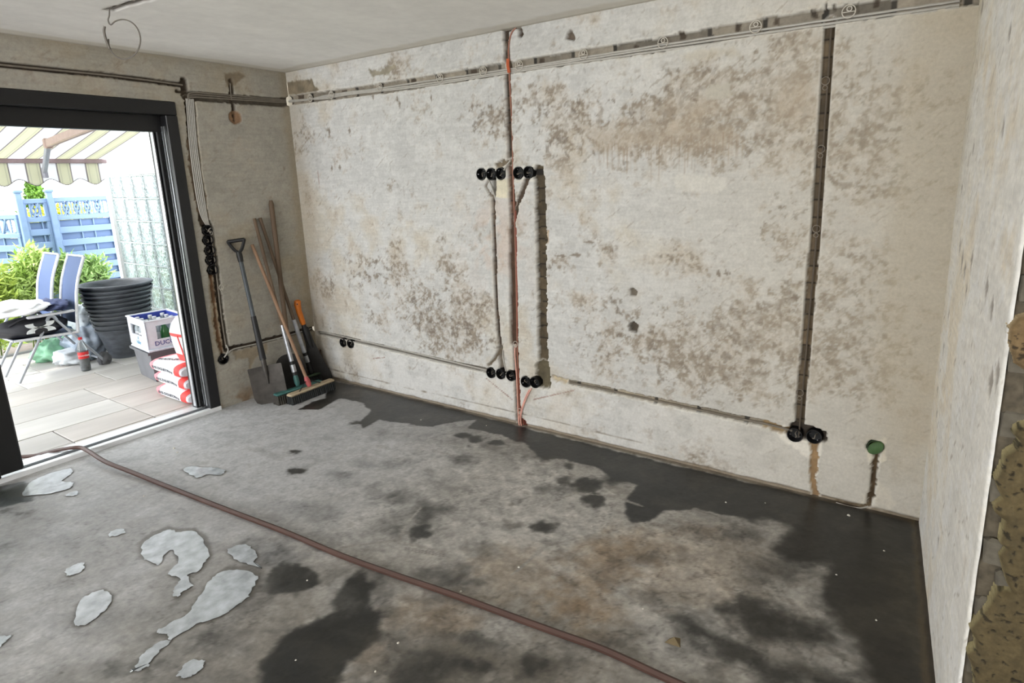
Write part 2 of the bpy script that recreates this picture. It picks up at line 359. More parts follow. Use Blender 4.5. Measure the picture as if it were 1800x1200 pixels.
# cream gypsum patches around the switch boxes
GY = (216, 208, 184)
WB.poly([B(*p) for p in ((866, 316), (899, 314), (899, 348), (870, 347))], GY, .003, .95, .002, .03, depth=-.003, seed=20, var=.05)
WB.poly([B(*p) for p in ((840, 296), (872, 292), (876, 318), (842, 318))], (222, 218, 208), .008, .8, .006, .02, seed=21, var=.05)
WB.poly([B(*p) for p in ((902, 292), (938, 290), (940, 318), (904, 322))], (222, 218, 208), .008, .8, .006, .02, seed=22, var=.05)
WB.poly([B(*p) for p in ((1360, 752), (1385, 748), (1420, 775), (1445, 770), (1442, 800), (1425, 808), (1400, 790), (1372, 770))], (224, 218, 206), .006, .9, .006, .02, seed=23, var=.05)
WB.poly([B(*p) for p in ((1522, 778), (1556, 770), (1560, 812), (1545, 815), (1524, 812))], (218, 210, 192), .004, .9, .006, .02, depth=-.003, seed=24, var=.06)
WB.poly([B(*p) for p in ((1535, 840), (1560, 860), (1575, 885), (1560, 900), (1525, 893), (1505, 885), (1525, 868))], (216, 208, 192), .01, .6, .01, .03, seed=25, var=.08)
# chases
RIM = (226, 222, 212)
WB.cut([B(506, 177), B(700, 151), B(880, 121), B(1000, 102), B(1160, 78), B(1330, 47), B(1500, 22), (LX+.02, 2.292)], .068, .026, (136, 128, 115), .0035, .025, .14, RIM, 31, bands=(0, .26))
WB.cut([(0, 2.285), B(506, 177)], .055, .030, (78, 68, 56), .004, .02, .2, None, 32)
for (u, v) in ((524, 172), (600, 163), (722, 143), (828, 126), (948, 106), (1115, 83), (1198, 61), (1295, 47), (1363, 35), (1430, 23), (1541, 4)):
    WB.poly([B(u-5, v-5), B(u+5, v-6), B(u+5, v+6), B(u-5, v+6)], (66, 56, 46), .004, .85, .004, .02, depth=.006, seed=int(u), var=.3)
WB.cut([B(888, 55), B(890, 100), B(892, 150), B(894, 220), B(896, 285)], .042, .030, (78, 64, 50), .004, .03, .2, RIM, 33, bands=(1, .079))
WB.cut([B(888, 58), B(898, 47), B(912, 45), B(915, 62)], .026, .030, (70, 58, 46), .004, .02, .2, None, 34)
WB.cut([B(896, 285), B(899, 350), B(902, 420), B(904, 520), B(905, 600), B(908, 680), B(912, 748)], .046, .030, (86, 62, 48), .003, .03, .18, RIM, 35, bands=(1, .079))
WB.cut([B(900, 405), B(902, 600)], .05, .030, (80, 60, 46), .002, .03, .18, None, 36)
WB.cut([B(874, 292), B(884, 287), B(893, 284)], .035, .022, (120, 108, 90), .010, .02, .2, RIM, 37)
WB.cut([B(927, 312), B(918, 335), B(908, 360), B(903, 385)], .034, .026, (78, 66, 54), .004, .015, .2, RIM, 38)
WB.cut([B(866, 345), B(868, 420), B(870, 500), B(874, 570), B(879, 615)], .030, .026, (74, 60, 48), .0025, .03, .18, RIM, 39, bands=(1, .079))
WB.cut([B(858, 316), B(853, 328), B(865, 348)], .014, .022, (120, 108, 92), .002, .02, .1, None, 40)
WB.cut([B(868, 312), B(869, 330), B(867, 348)], .026, .024, (116, 112, 104), .002, .02, .1, None, 41)
WB.cut([B(879, 612), B(881, 640), B(884, 652)], .045, .026, (112, 104, 92), .004, .02, .2, None, 42)
WB.cut([B(878, 615), B(868, 632), B(858, 642)], .018, .022, (112, 100, 84), .003, .02, .2, None, 43)
WB.cut([B(946, 300), B(949, 330), B(950, 400), B(952, 500), B(953, 600), B(956, 660)], .074, .034, (80, 70, 54), .0055, .022, .3, RIM, 44, bands=(1, .079))
WB.cut([B(953, 650), B(955, 670)], .11, .036, (92, 84, 66), .010, .03, .2, RIM, 45)
WB.cut([B(935, 303), B(948, 300)], .03, .030, (40, 36, 32), .004, .02, .2, None, 46)
WB.cut([B(961, 408), B(962, 424)], .022, .018, (196, 176, 150), .003, .02, .1, None, 47)
WB.cut([B(559, 585), B(600, 593), B(700, 617), B(800, 640), B(862, 652)], .034, .022, (128, 122, 114), .003, .02, .16, RIM, 48)
WB.cut([B(975, 665), B(1010, 674)], .032, .02, (190, 176, 150), .008, .02, .16, None, 49)
WB.cut([B(1000, 672), B(1060, 684), B(1180, 710), B(1300, 736), B(1350, 746)], .034, .024, (146, 136, 120), .004, .02, .16, RIM, 50, bands=(0, .26))
WB.cut([B(1345, 745), B(1372, 756), B(1392, 756)], .036, .024, (146, 124, 92), .006, .02, .2, None, 51)
WB.cut([B(1458, 38), B(1452, 130), B(1445, 230), B(1438, 330), B(1432, 420), B(1423, 520), B(1415, 620), B(1408, 700), B(1404, 752)], .046, .032, (98, 85, 67), .0025, .03, .2, RIM, 52, bands=(1, .079))
WB.cut([B(1400, 756), B(1420, 760), B(1440, 766)], .075, .03, (58, 50, 42), .006, .03, .2, None, 53)
WB.cut([B(1430, 778), B(1431, 800), B(1428, 830), B(1429, 855), B(1433, 874)], .034, .022, (156, 128, 94), .006, .02, .16, RIM, 54)
WB.cut([B(1540, 792), B(1537, 815), B(1535, 845), B(1531, 870), B(1528, 888)], .024, .026, (84, 68, 48), .005, .015, .25, RIM, 55)
WB.cut([B(1528, 888), B(1510, 890), B(1470, 882)], .014, .012, (96, 82, 62), .004, .02, .25, None, 56)
WB.cut([B(912, 735), B(921, 742), B(922, 752)], .03, .02, (110, 60, 48), .003, .02, .2, None, 57)
for (u1, v1, u2, v2) in ((560, 612, 577, 654), (562, 330, 558, 300), (938, 702, 1008, 686), (855, 665, 900, 702), (656, 630, 676, 628)):
    WB.cut([B(u1, v1), B(u2, v2)], .005, .001, (150, 120, 108), .002, .02, .1, None, 58)
for u in (1452, 1466): WB.cut([B(u, 8), B(u, 16)], .008, .02, (60, 52, 44), .001)
# round holes for the sockets
SOCKB = [(846, 306, 'outermost of the five black sockets in the upper row, at its window end'), (863, 306, 'black socket in the upper row, second from its window end, over the forked slot'), (880, 305, 'black socket in the upper row just before the copper cable slot'),
         (911, 304, 'black socket in the upper row just past the copper cable slot'), (929, 303, 'black socket in the upper row beside the wide slot, diagonal slot under it')]
SOCKL = [(863, 655, 'black socket in the low row, at the end of the grey cable chase'), (880, 657, 'black socket in the middle of the three left of the copper cable'), (898, 660, 'black socket in the low row touching the copper cable slot'),
         (924, 671, 'black socket in the low row just past the copper cable'), (940, 672, 'black socket in the low row sunk in the foot of the wide slot')]
SOCKR = [(1397, 764, 'black socket at the foot of the long brown slot, the one nearer the copper cable'), (1431, 767, 'black socket at the foot of the long brown slot, the one nearer the white pier')]
SOCKW = [(603, 602, 'black socket of the low pair beside the brooms, nearer the corner'), (616, 604, 'black socket of the low pair beside the brooms, farther from the corner')]
allB = SOCKB+SOCKL+SOCKR+SOCKW
for (u, v, _) in allB: WB.disc(B(u, v), .037, .055, (24, 22, 20), .002)
green_c = B(1538, 786); WB.disc(green_c, .034, .055, (60, 60, 40))
wall_back = WB.build('wall_back', (0, 0, 0), (1, 0, 0), (0, 0, 1), (0, -1, 0), plaster); tag(wall_back, kind='structure')

# ---- wall_left: the wall with the patio door
WA_ = Relief(-2.6, 0, 0, H, .008)
bl = [(330, 150, 20, .8), (440, 160, 30, .6), (470, 350, 30, .4), (400, 270, 30, .4), (480, 230, 24, .6), (440, 690, 30, .9), (415, 650, 20, .6), (60, 140, 30, .5), (200, 150, 40, .4), (430, 380, 30, .4), (500, 400, 20, .6), (505, 300, 20, .6), (420, 500, 30, .3)]
weather(WA_, (160, 155, 144), px_blots(bl, A, .0035), 91, .7)
U, V = WA_.U, WA_.V
WA_.tint(np.exp(-((U+.02)/.05)**2)*.5, (150, 136, 112)); WA_.tint(sst(V, 2.43, 2.5)*.35, (150, 140, 122)); WA_.tint(sst(.10-V, -.05, .08)*sst(fbm(U, V, .1, 95), .4, .6)*.6, (120, 92, 66))
DK = (64, 54, 44)
WA_.cut([(-2.6, 2.337), A(0, 113), A(200, 133), A(320, 149)], .030, .024, DK, .002, .02, .25, None, 61)
WA_.cut([A(323, 142), A(326, 165)], .040, .028, DK, .004, .02, .25, None, 62)
WA_.cut([A(328, 168), A(400, 173), A(495, 180), (0, 2.285)], .062, .030, (92, 84, 72), .003, .02, .2, None, 63)
WA_.cut([A(312, 160), A(328, 163)], .020, .02, (70, 60, 48), .003)
WA_.cut([A(407, 142), A(407, 172)], .032, .026, DK, .004, .02, .25, None, 64)
WA_.poly([A(*p) for p in ((395, 130), (420, 126), (430, 134), (415, 148), (398, 152))], (120, 106, 86), .008, .8, .006, .02, depth=.004)
WA_.cut([A(410, 180), A(413, 205)], .026, .026, DK, .003, .02, .25, None, 65)
WA_.disc(A(414, 206), .048, .012, (140, 110, 84), .006); WA_.cut([A(413, 200), A(414, 212)], .012, .03, DK)
WA_.cut([A(334, 175), A(340, 250), A(350, 330), A(360, 392)], .068, .030, (104, 92, 78), .004, .02, .2, (176, 166, 148), 66)
WA_.cut([A(338, 250), A(343, 300), A(352, 340), A(356, 370)], .07, .014, (138, 118, 98), .010, .02, .2, None, 67)
WA_.cut([A(367, 392), A(376, 440), A(382, 490), A(390, 560), A(399, 612)], .040, .030, DK, .003, .02, .2, None, 68)
WA_.poly([A(*p) for p in ((366, 480), (377, 480), (382, 520), (388, 560), (394, 610), (388, 625), (376, 590), (370, 540))], (150, 132, 106), .006, .7, .008, .02, depth=.005)
WA_.cut([A(371, 482), A(376, 520), A(380, 560), A(386, 600), A(391, 622)], .024, .016, (104, 76, 52), .006, .02, .3, None, 69)
WA_.cut([A(398, 614), A(440, 606), A(500, 590), (0, .43)], .034, .028, DK, .004, .02, .2, None, 70)
WA_.poly([A(*p) for p in ((408, 618), (440, 612), (470, 602), (470, 620), (450, 628), (440, 650), (436, 628), (415, 632))], (146, 130, 106), .008, .7, .006, .02, depth=.005)
WA_.poly([A(*p) for p in ((512, 590), (530, 580), (540, 600), (535, 625), (522, 615))], (150, 136, 112), .008, .6, .006, .02, depth=.004)
SOCKA = [(364, 404, 'topmost of the five black sockets in the column beside the patio door'), (366, 422, 'black socket second from the top beside the patio door'), (369, 440, 'middle one of the five black sockets beside the patio door'),
         (371, 457, 'black socket fourth from the top beside the patio door'), (374, 474, 'lowest of the five black sockets in the column beside the patio door'), (393, 631, 'lone black socket low beside the patio door, where two slots meet')]
for (u, v, _) in SOCKA: WA_.disc(A(u, v), .037, .055, (24, 22, 20), .002)
DJ = -.878; DT = 2.211
uu = (U[:-1, :-1]+U[1:, 1:])/2; vv = (V[:-1, :-1]+V[1:, 1:])/2
WA_.K = ~((uu < DJ) & (vv < DT))
wall_left = WA_.build('wall_left', (0, 0, 0), (0, 1, 0), (0, 0, 1), (1, 0, 0), plaster); tag(wall_left, kind='structure')

# ---- wall_right: the short white pier
WR = Relief(0, 1.40, 0, H, .010)
weather(WR, (232, 229, 222), [(.9, .9, .5, .8, .1), (.1, 2., .2, .6, .4)], 131, .35)
U, V = WR.U, WR.V
WR.tint(np.exp(-(U/.12)**2)*sst(V, .9, 2.2)*.55, (206, 194, 168))
for (u, v, s) in ((.30, 1.34, 1.), (.42, 1.30, 1.2), (.52, 1.28, 1.), (.66, 1.33, 1.1), (.62, 1.22, .8), (1.02, 1.30, 1.2), (1.14, 1.27, 1.), (1.26, 1.1, 1.3), (1.33, 1.14, 1.2), (.85, 2.0, 1.), (.20, 1.05, .8), (.16, .9, .8), (.12, .7, .8), (.2, .62, .7), (.35, 1.7, .9), (.10, 2.22, 1.2), (.95, 1.74, .8), (.7, .32, .8), (.4, 2.4, .8), (.14, 1.55, .8), (1.2, 1.9, 1.)):
    s *= .62; WR.poly([(u-.035*s, v), (u, v+.05*s), (u+.035*s, v+.01), (u+.01, v-.055*s)], (142, 134, 126), .006, .75, .005, .02, depth=.003, seed=int(u*100))
wr = 1/math.hypot(1, AR); dR = (-AR*wr*1., -wr, 0)
ER = np.array([-AR, -1., 0]); ER = ER/np.linalg.norm(ER); NR = np.array([-1., AR, 0]); NR = NR/np.linalg.norm(NR)
# ragged near edge of the plaster
WR.U[-2] = 1.386+.016*(fbm(U, V, .05, 9, 4)[-2]-.5); WR.U[-3] = WR.U[-2]-.006; WR.U[-1] = WR.U[-2]+.003; WR.D[-2] += .003; WR.D[-1] = .007
wall_right = WR.build('wall_right', (LX, 0, 0), ER, (0, 0, 1), NR, plaster); tag(wall_right, kind='structure')

# ---- ceiling
CE = Relief(-4.8, .045, -.045, 6.0, .013)
U, V = CE.U, CE.V
CE.C[:] = (240, 238, 233); n = fbm(U, V, .5, 151, 4, asp=1); n2 = fbm(U, V, .09, 152, 4, asp=2.5)
CE.C *= (1+.05*(n-.5)+.05*(n2-.5))[..., None]
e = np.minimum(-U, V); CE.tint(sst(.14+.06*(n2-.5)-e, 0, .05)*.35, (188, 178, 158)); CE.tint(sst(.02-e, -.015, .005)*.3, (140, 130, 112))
CE.D += -.006*(n-.5)-.002*(n2-.5)
cp = [onz(*p, H)[[1, 0]] for p in ((193, 18), (215, 11), (240, 4), (262, -1), (330, -18))]
CE.cut([tuple(p) for p in cp], .030, .014, (84, 72, 62), .003, .03, .2, None, 5)
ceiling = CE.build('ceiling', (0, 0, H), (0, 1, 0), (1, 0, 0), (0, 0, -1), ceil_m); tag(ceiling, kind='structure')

# ---- floor
FL = Relief(-.03, 4.75, -3.3, .03, .0085)
U, V = FL.U, FL.V
FL.C[:] = (176, 173, 168)
b1 = fbm(U, V, .7, 171, 4); b2 = fbm(U, V, .22, 172, 5); b3 = fbm(U, V, .07, 173, 5, asp=1.6); b4 = fbm(U, V, .02, 174, 3); hz = fbm(U*.8-V*.6, V*.8+U*.6, .05, 175, 4, asp=3.)
FL.C *= (1+.16*(b1-.5)+.40*(b2-.5)+.26*(b3-.5)+.12*(b4-.5)+.16*(hz-.5))[..., None]
nr = sst(1.9-U-.15*V+.4*(b2-.5), -.5, .8); FL.tint(nr*.55, (198, 201, 206)); FL.G += nr*.05  # pale sheen of the door light painted into the floor colour
fg = sst(-V+.35*(b2-.5)-.9+.12*(U-2), .3, 1.2)*sst(b2+.3*(b1-.5), .25, .55)
FL.tint(fg*.62, (90, 84, 75)); FL.G += fg*.22
FL.tint(sst(b3*.6+b2*.4, .60, .68)*.35, (98, 92, 84))
FL.tint(sst(fbm(U, V, .11, 177, 5), .60, .70)*.30, (176, 172, 166))
cr_ = sst(.05-abs(fbm(U, V, .20, 178, 5)-.5)*1., .035, .05); FL.tint(cr_*.16, (80, 76, 70))
WET = (32, 32, 30)
def wet(pts, amt=1., soft=.012, rag=.012, col=WET, gl=.55, rs=.07, seed=3, var=.16, dep=0):
    FL.poly([Fl(*p) for p in pts], col, soft, amt, rag, rs, depth=dep, seed=seed, gloss=gl*amt, var=var)
def blob(u, v, ru, rv, amt=.7, col=WET, soft=.03, gl=.5, rag=.02, ang=0.):
    ca, sa = math.cos(ang), math.sin(ang)
    wet([(u+ru*math.cos(t)*ca-rv*math.sin(t)*sa, v+ru*math.cos(t)*sa+rv*math.sin(t)*ca) for t in np.linspace(0, 2*math.pi, 13)[:-1]], amt, soft, rag, col, gl, .05, int(u+v))
# ochre and rusty tints
for (u, v, a, b, s) in ((1065, 985, 60, 40, .5), (1010, 1060, 55, 30, .6), (1050, 1090, 40, 20, .4), (900, 1010, 80, 50, .3), (720, 1090, 60, 20, .35), (790, 1085, 40, 25, .4), (650, 1150, 30, 14, .35), (1250, 1000, 120, 70, .25), (1120, 960, 60, 30, .3), (1350, 1090, 40, 20, .3)):
    blob(u, v, a, b, s, (122, 98, 72), .12, .0, .06)
# damp halo and the dark wet strip along the walls
wet([(560, 700), (590, 690), (760, 706), (915, 748), (1190, 818), (1400, 864), (1616, 910), (1648, 1210), (1400, 1230), (1320, 1180), (1260, 1120), (1330, 1060), (1210, 940), (1080, 930), (1070, 860), (900, 795), (640, 765)], .22, .06, .05, (70, 66, 60), .3)
wet([(577, 668), (640, 680), (760, 709), (915, 750), (1190, 820), (1400, 866), (1440, 876), (1380, 890), (1310, 908), (1268, 902), (1222, 894), (1170, 897), (1142, 916), (1112, 918), (1094, 902), (1100, 876), (1122, 852), (1076, 842), (1048, 820), (1008, 812), (978, 806), (944, 802), (930, 782), (880, 764), (846, 756), (824, 752), (836, 738), (800, 740), (760, 750), (700, 742), (668, 738), (640, 752), (632, 742), (652, 722), (640, 708), (600, 700), (560, 720), (524, 720), (548, 706), (570, 700)], 1., .010, .012, (38, 38, 37), .6)
wet([(1300, 850), (1400, 866), (1616, 912), (1622, 960), (1632, 1060), (1650, 1250), (1556, 1230), (1524, 1160), (1492, 1104), (1462, 1070), (1440, 1046), (1450, 1028), (1470, 1012), (1458, 990), (1418, 992), (1380, 986), (1345, 962), (1385, 946), (1398, 926), (1352, 914), (1300, 908), (1260, 880)], 1., .035, .035, (37, 36, 34), .55, rs=.12, seed=8)
wet([(1440, 1010), (1560, 985), (1625, 1000), (1650, 1230), (1560, 1220), (1500, 1110)], .5, .10, .03, (34, 33, 30), .2)
wet([(1560, 1000), (1618, 980), (1640, 1160), (1600, 1190)], .35, .1, .05, (84, 76, 58), -.3)
blob(650, 690, 50, 7, .5, (86, 82, 76), .06, 0); blob(760, 735, 60, 8, .4, (80, 76, 72), .06, 0)
wet([(1250, 1068), (1310, 1052), (1380, 1070), (1450, 1106), (1480, 1140), (1400, 1120), (1350, 1128), (1290, 1100)], .85, .05, .03)
wet([(1180, 1082), (1250, 1100), (1330, 1150), (1400, 1166), (1500, 1210), (1380, 1215), (1290, 1160), (1230, 1130)], .8, .05, .03)
blob(1400, 990, 40, 14, .5, soft=.08); blob(1350, 1005, 50, 25, .45, soft=.1); blob(1230, 930, 36, 10, .5, (90, 78, 66), .05); blob(1165, 1050, 60, 14, .4, (70, 62, 52), .06); blob(1300, 940, 30, 10, .45, soft=.05)
wet([(478, 1140), (520, 1104), (580, 1076), (604, 1024), (636, 1004), (660, 1022), (648, 1052), (672, 1084), (660, 1120), (632, 1150), (600, 1186), (560, 1215), (470, 1215), (462, 1170)], .95, .02, .022)
wet([(640, 1000), (700, 1000), (680, 1040), (690, 1075), (650, 1070)], .4, .05, .03); wet([(462, 1010), (500, 988), (548, 998), (560, 1026), (520, 1046), (476, 1036)], .85, .02, .02)
wet([(405, 962), (440, 945), (486, 955), (540, 975), (510, 996), (450, 1000), (420, 985)], .55, .03, .02, (66, 66, 66)); wet([(400, 1030), (440, 1000), (490, 1010), (480, 1060), (430, 1080), (390, 1070)], .5, .04, .02, (70, 68, 64))
wet([(660, 1100), (760, 1090), (900, 1120), (980, 1160), (1000, 1220), (600, 1220), (640, 1150)], .45, .10, .06, (62, 58, 50)); wet([(700, 1150), (760, 1130), (800, 1160), (760, 1200), (700, 1200)], .6, .05, .04)
wet([(780, 1110), (840, 1108), (900, 1135), (850, 1140), (800, 1128)], .55, .03, .02); blob(590, 1060, 40, 24, .35, (120, 118, 114), .05, 0)
wet([(-30, 862), (40, 846), (62, 850), (54, 880), (0, 892), (-40, 900)], .9, .02, .01, (40, 44, 44))  # wet patch with the dark stile's reflection painted in
for q in ((520, 828, 17, 6, .85), (516, 793, 13, 4, .8), (600, 836, 18, 6, .6), (574, 770, 12, 4, .3), (628, 743, 12, 4, .7), (672, 760, 8, 3, .6), (745, 902, 16, 22, .55), (740, 936, 18, 12, .75), (765, 895, 30, 8, .6), (700, 872, 24, 12, .5), (720, 918, 60, 22, .25), (956, 926, 24, 10, .8), (815, 765, 13, 4, .85), (838, 771, 15, 5, .85), (872, 777, 14, 4, .8), (824, 784, 4, 2, .8), (958, 804, 12, 4, .8), (812, 808, 22, 8, .5), (1032, 850, 28, 13, .9), (1045, 878, 20, 13, .85), (1070, 845, 14, 8, .6), (1010, 858, 22, 8, .5), (992, 845, 10, 5, .7), (1085, 842, 14, 9, .6), (1000, 818, 8, 4, .7), (960, 860, 25, 8, .4), (840, 1175, 26, 14, .8), (940, 1165, 24, 16, .7), (1010, 1160, 26, 10, .35), (900, 925, 20, 8, .35), (690, 815, 18, 8, .35), (640, 815, 20, 9, .3), (850, 965, 30, 20, .3), (780, 1005, 46, 14, .45), (820, 1025, 40, 10, .4), (560, 900, 40, 16, .3), (1120, 985, 40, 10, .3), (1200, 1145, 14, 5, .4), (1090, 1110, 60, 12, .25), (30, 900, 30, 6, .5), (70, 912, 30, 5, .3), (110, 950, 40, 10, .2), (10, 960, 30, 8, .35), (5, 1120, 14, 10, .5), (210, 1175, 60, 18, .4), (290, 1160, 20, 8, .3), (380, 1130, 50, 20, .3), (330, 1195, 80, 10, .3), (160, 1100, 60, 30, .2), (560, 1120, 26, 20, .4)):
    blob(q[0], q[1], q[2], q[3], q[4], soft=.02 if q[4] > .65 else .05)
# pale arcs left by a broom or a hose
for P_ in (((700, 950), (715, 920), (740, 892)), ((955, 890), (1010, 866), (1080, 872), (1130, 890)), ((600, 962), (690, 950), (780, 970)), ((900, 1010), (960, 960), (1040, 940)), ((1110, 1060), (1200, 1068), (1270, 1090))):
    q = [Fl(*p) for p in P_]; FL.cut(q, .014, -.0005, (150, 146, 140), .004, .05, .1)
for k in range(9): wet([(790+k*0+640-60+k*0, 0)]*3, 0) if False else None
for k in range(12):
    u = 712+k*6; wet([(u, 961+k*1.0), (u+3, 961.5+k), (u+2, 968+k), (u-1, 967+k)], .5, .003, .0, (70, 66, 62))
wx_ = U+.10*fbm(U, V, .16, 301, 3); wy_ = V+.10*fbm(U, V, .16, 302, 3)
rg = fbm(wx_, wy_, .09, 303, 5); ln_ = sst(.030-abs(rg-.5), .0, .03); lum = FL.C.mean(-1, keepdims=True)
FL.C *= (1-.20*ln_*sst(fbm(U, V, .3, 304, 3), .35, .6))[..., None]
sp = fbm(U, V, .028, 305, 4, gain=.75); FL.C *= (1+.42*(sp-.5))[..., None]
hl = sst(fbm(wx_, wy_, .05, 306, 5), .60, .70); FL.tint(hl*.16*sst(FL.C.mean(-1), 20, 90), (196, 192, 186))
dk = sst(fbm(wx_, wy_, .11, 307, 6), .56, .68); FL.C *= (1-.13*dk)[..., None]
dust = sst(fbm(U, V, .12, 308, 6), .50, .72)*(FL.C.mean(-1) < 80); FL.tint(dust*.20, (98, 92, 80))
FL.D += -.0012*(sp-.5)
cn = np.clip(nr, 0, 1)*sst(FL.C.mean(-1), 70, 110)*.55; FL.C = FL.C*(1-cn[..., None])+np.array((172, 173, 175.))*(1+.10*(b4-.5)+.10*(b3-.5))[..., None]*cn[..., None]  # lays the painted door sheen back over the mottling
# muddy strip at the foot of the walls
WBm = sst(.018+.02*(b3-.5)+V, -.006, .008); FL.tint(WBm*.5, (96, 82, 62))
lx = LX+AR*V; e = U-lx; FL.tint(sst(e+.034+.03*(b3-.5), -.01, .01)*.8, (80, 68, 48)); FL.tint(sst(e+.016, -.004, .004), (52, 44, 34))
# water standing in hollows: the floor is darker under it
PUD = {
 'hook': [(250, 958), (272, 942), (298, 931), (312, 936), (340, 935), (358, 950), (366, 975), (360, 990), (348, 1004), (330, 1012), (338, 1030), (322, 1040), (310, 1050), (305, 1040), (316, 1020), (296, 1008), (314, 988), (302, 968), (290, 976), (278, 994), (266, 986), (252, 982)],
 'long': [(278, 1108), (305, 1094), (332, 1078), (350, 1050), (370, 1020), (392, 1005), (425, 1002), (452, 1012), (446, 1030), (436, 1050), (410, 1070), (380, 1086), (345, 1098), (322, 1112), (300, 1125), (296, 1116), (280, 1116)],
 'bean': [(130, 1098), (136, 1064), (156, 1046), (180, 1038), (198, 1046), (192, 1066), (176, 1080), (158, 1096), (140, 1100)],
 'small_a': [(116, 1004), (128, 994), (146, 990), (146, 1002), (128, 1012), (118, 1012)],
 'small_b': [(193, 938), (202, 931), (218, 930), (219, 937), (206, 942), (194, 943)],
 'twin': [(322, 826), (338, 820), (360, 822), (378, 822), (396, 828), (386, 836), (366, 834), (350, 840), (334, 834)],
 'sill': [(40, 870), (52, 850), (84, 834), (122, 824), (126, 832), (108, 846), (128, 848), (124, 858), (98, 866), (60, 871)],
 'tail': [(236, 1180), (246, 1156), (262, 1140), (290, 1126), (298, 1130), (272, 1152), (262, 1170), (248, 1178), (230, 1180)],
 'low': [(312, 1186), (322, 1172), (340, 1162), (358, 1164), (354, 1178), (334, 1190), (318, 1192)],
 'tiny': [(120, 868), (132, 864), (138, 868), (130, 872), (116, 872)],
 'ripple': [(400, 968), (425, 958), (440, 962), (452, 975), (448, 988), (462, 1000), (436, 992), (412, 982)],
 'edge': [(-8, 1126), (6, 1118), (18, 1118), (6, 1132), (-6, 1140)],
}
for i, (k, q) in enumerate(PUD.items()):
    c = np.mean(q, 0); big = [tuple(c+(np.array(p)-c)*1.14) for p in q]
    wet(big, .55, .010, .004, (84, 80, 74), .2, seed=i); wet(q, .45, .006, .0, (92, 94, 96), .0, seed=i+40)
floor = FL.build('floor', (0, 0, 0), (1, 0, 0), (0, 1, 0), (0, 0, 1), screed); tag(floor, kind='structure')

# ---- the rest of the shell, outside the picture
def struct(mb, name, m): return tag(mb.build(name, m), kind='structure')
dullfloor = mat('dry_screed', (130, 126, 120), .8, var=.25, scale=4, bump=.2)
struct(MB().box((2.3, -5.05, -.05), (5.3, 3.5, .1)).box((6.7, -3.3, -.05), (3.9, 6.6, .1)), 'floor.001', dullfloor)
struct(MB().box((3.4, -5.65, H+.05), (7.4, 1.72, .1)).box((7.4, -3.2, H+.05), (2.8, 6.8, .1)), 'ceiling.001', rough_plaster)
mb = MB()
mb.box((-.17, -.43, 1.25), (.23, .88, 2.62)).box((-.17, -2.2, 2.40), (.23, 2.66, .34)).box((-.17, -5.05, 1.25), (.23, 3.3, 2.62)).box((-.03, -4.7, 1.25), (.06, 2.6, 2.5)).box((-.03, -3.0, 2.36), (.06, .8, .3))
struct(mb, 'wall_left.001', mat('house_render', (214, 210, 204), .9, scale=20, bump=.3))
struct(MB().box((2.4, .20, 1.25), (5.1, .26, 2.62)), 'wall_back.001', rough_plaster)
mb = MB()   # rear wall with two window openings, y = -6.6
for x0, x1, z0, z1 in ((-.3, 1.0, 0, H), (3.4, 5.2, 0, H), (7.2, 8.8, 0, H), (1.0, 3.4, 0, .6), (1.0, 3.4, 2.3, H), (5.2, 7.2, 0, .6), (5.2, 7.2, 2.3, H)):
    mb.box(((x0+x1)/2, -6.65, (z0+z1)/2), (x1-x0, .2, z1-z0))
struct(mb, 'wall_rear', rough_plaster)
struct(MB().box((8.7, -3.2, H/2), (.1, 6.9, H)), 'wall_side', rough_plaster)
struct(MB().box((6.8, .08, H/2), (3.8, .1, H)), 'wall_back.002', rough_plaster)

# ---- patio door
blk = mat('anthracite_aluminium', (22, 22, 24), .38, .0, var=.15, scale=60, bump=.05)
alu = mat('brushed_aluminium', (205, 208, 212), .32, .85, var=.08, scale=80, stretch=(1, .05, 1))
sill_m = mat('white_sill', (226, 228, 230), .35, 0, var=.05, scale=20)
gask = mat('rubber_gasket', (18, 18, 19), .6)
glassm = mat('window_glass', (240, 250, 250), .02, 0, var=0, trans=1.)
door = thing('door_1', None, None, (0, -2.1, 0)); door['kind'] = 'structure'
y0, y1 = -3.32, DJ    # outer frame
part(MB().box((-.055, y1-.038, 1.06), (.13, .076, 2.12), bev=.004), 'door_frame', blk, door)
part(MB().box((-.055, y0+.038, 1.06), (.13, .076, 2.12), bev=.004), 'door_frame', blk, door)
part(MB().box((-.055, (y0+y1)/2, 2.165), (.13, y1-y0, .088), bev=.004), 'door_head', blk, door)
part(MB().box((-.095, (y0+y1)/2, 2.068), (.055, y1-y0-.15, .108), bev=.003), 'shutter_box', blk, door)
part(MB().box((-.19, (y0+y1)/2, 2.13), (.12, y1-y0-.1, .18), bev=.004), 'shutter_box', blk, door)
for x, w, m in ((-.030, .006, alu), (-.062, .006, alu), (-.098, .010, alu)):
    part(MB().box((x, y1-.079, 1.05), (w, .006, 2.0)), 'guide_rail', m, door)
part(MB().box((-.095, y1-.092, 1.04), (.022, .022, 2.0), bev=.002), 'door_gasket', gask, door)
part(MB().box((-.155, y1-.060, 1.04), (.07, .10, 2.06), bev=.003), 'shutter_guide', blk, door)
part(MB().box((-.13, y1-.115, 1.04), (.03, .012, 2.0), bev=.002), 'shutter_guide', alu, door)
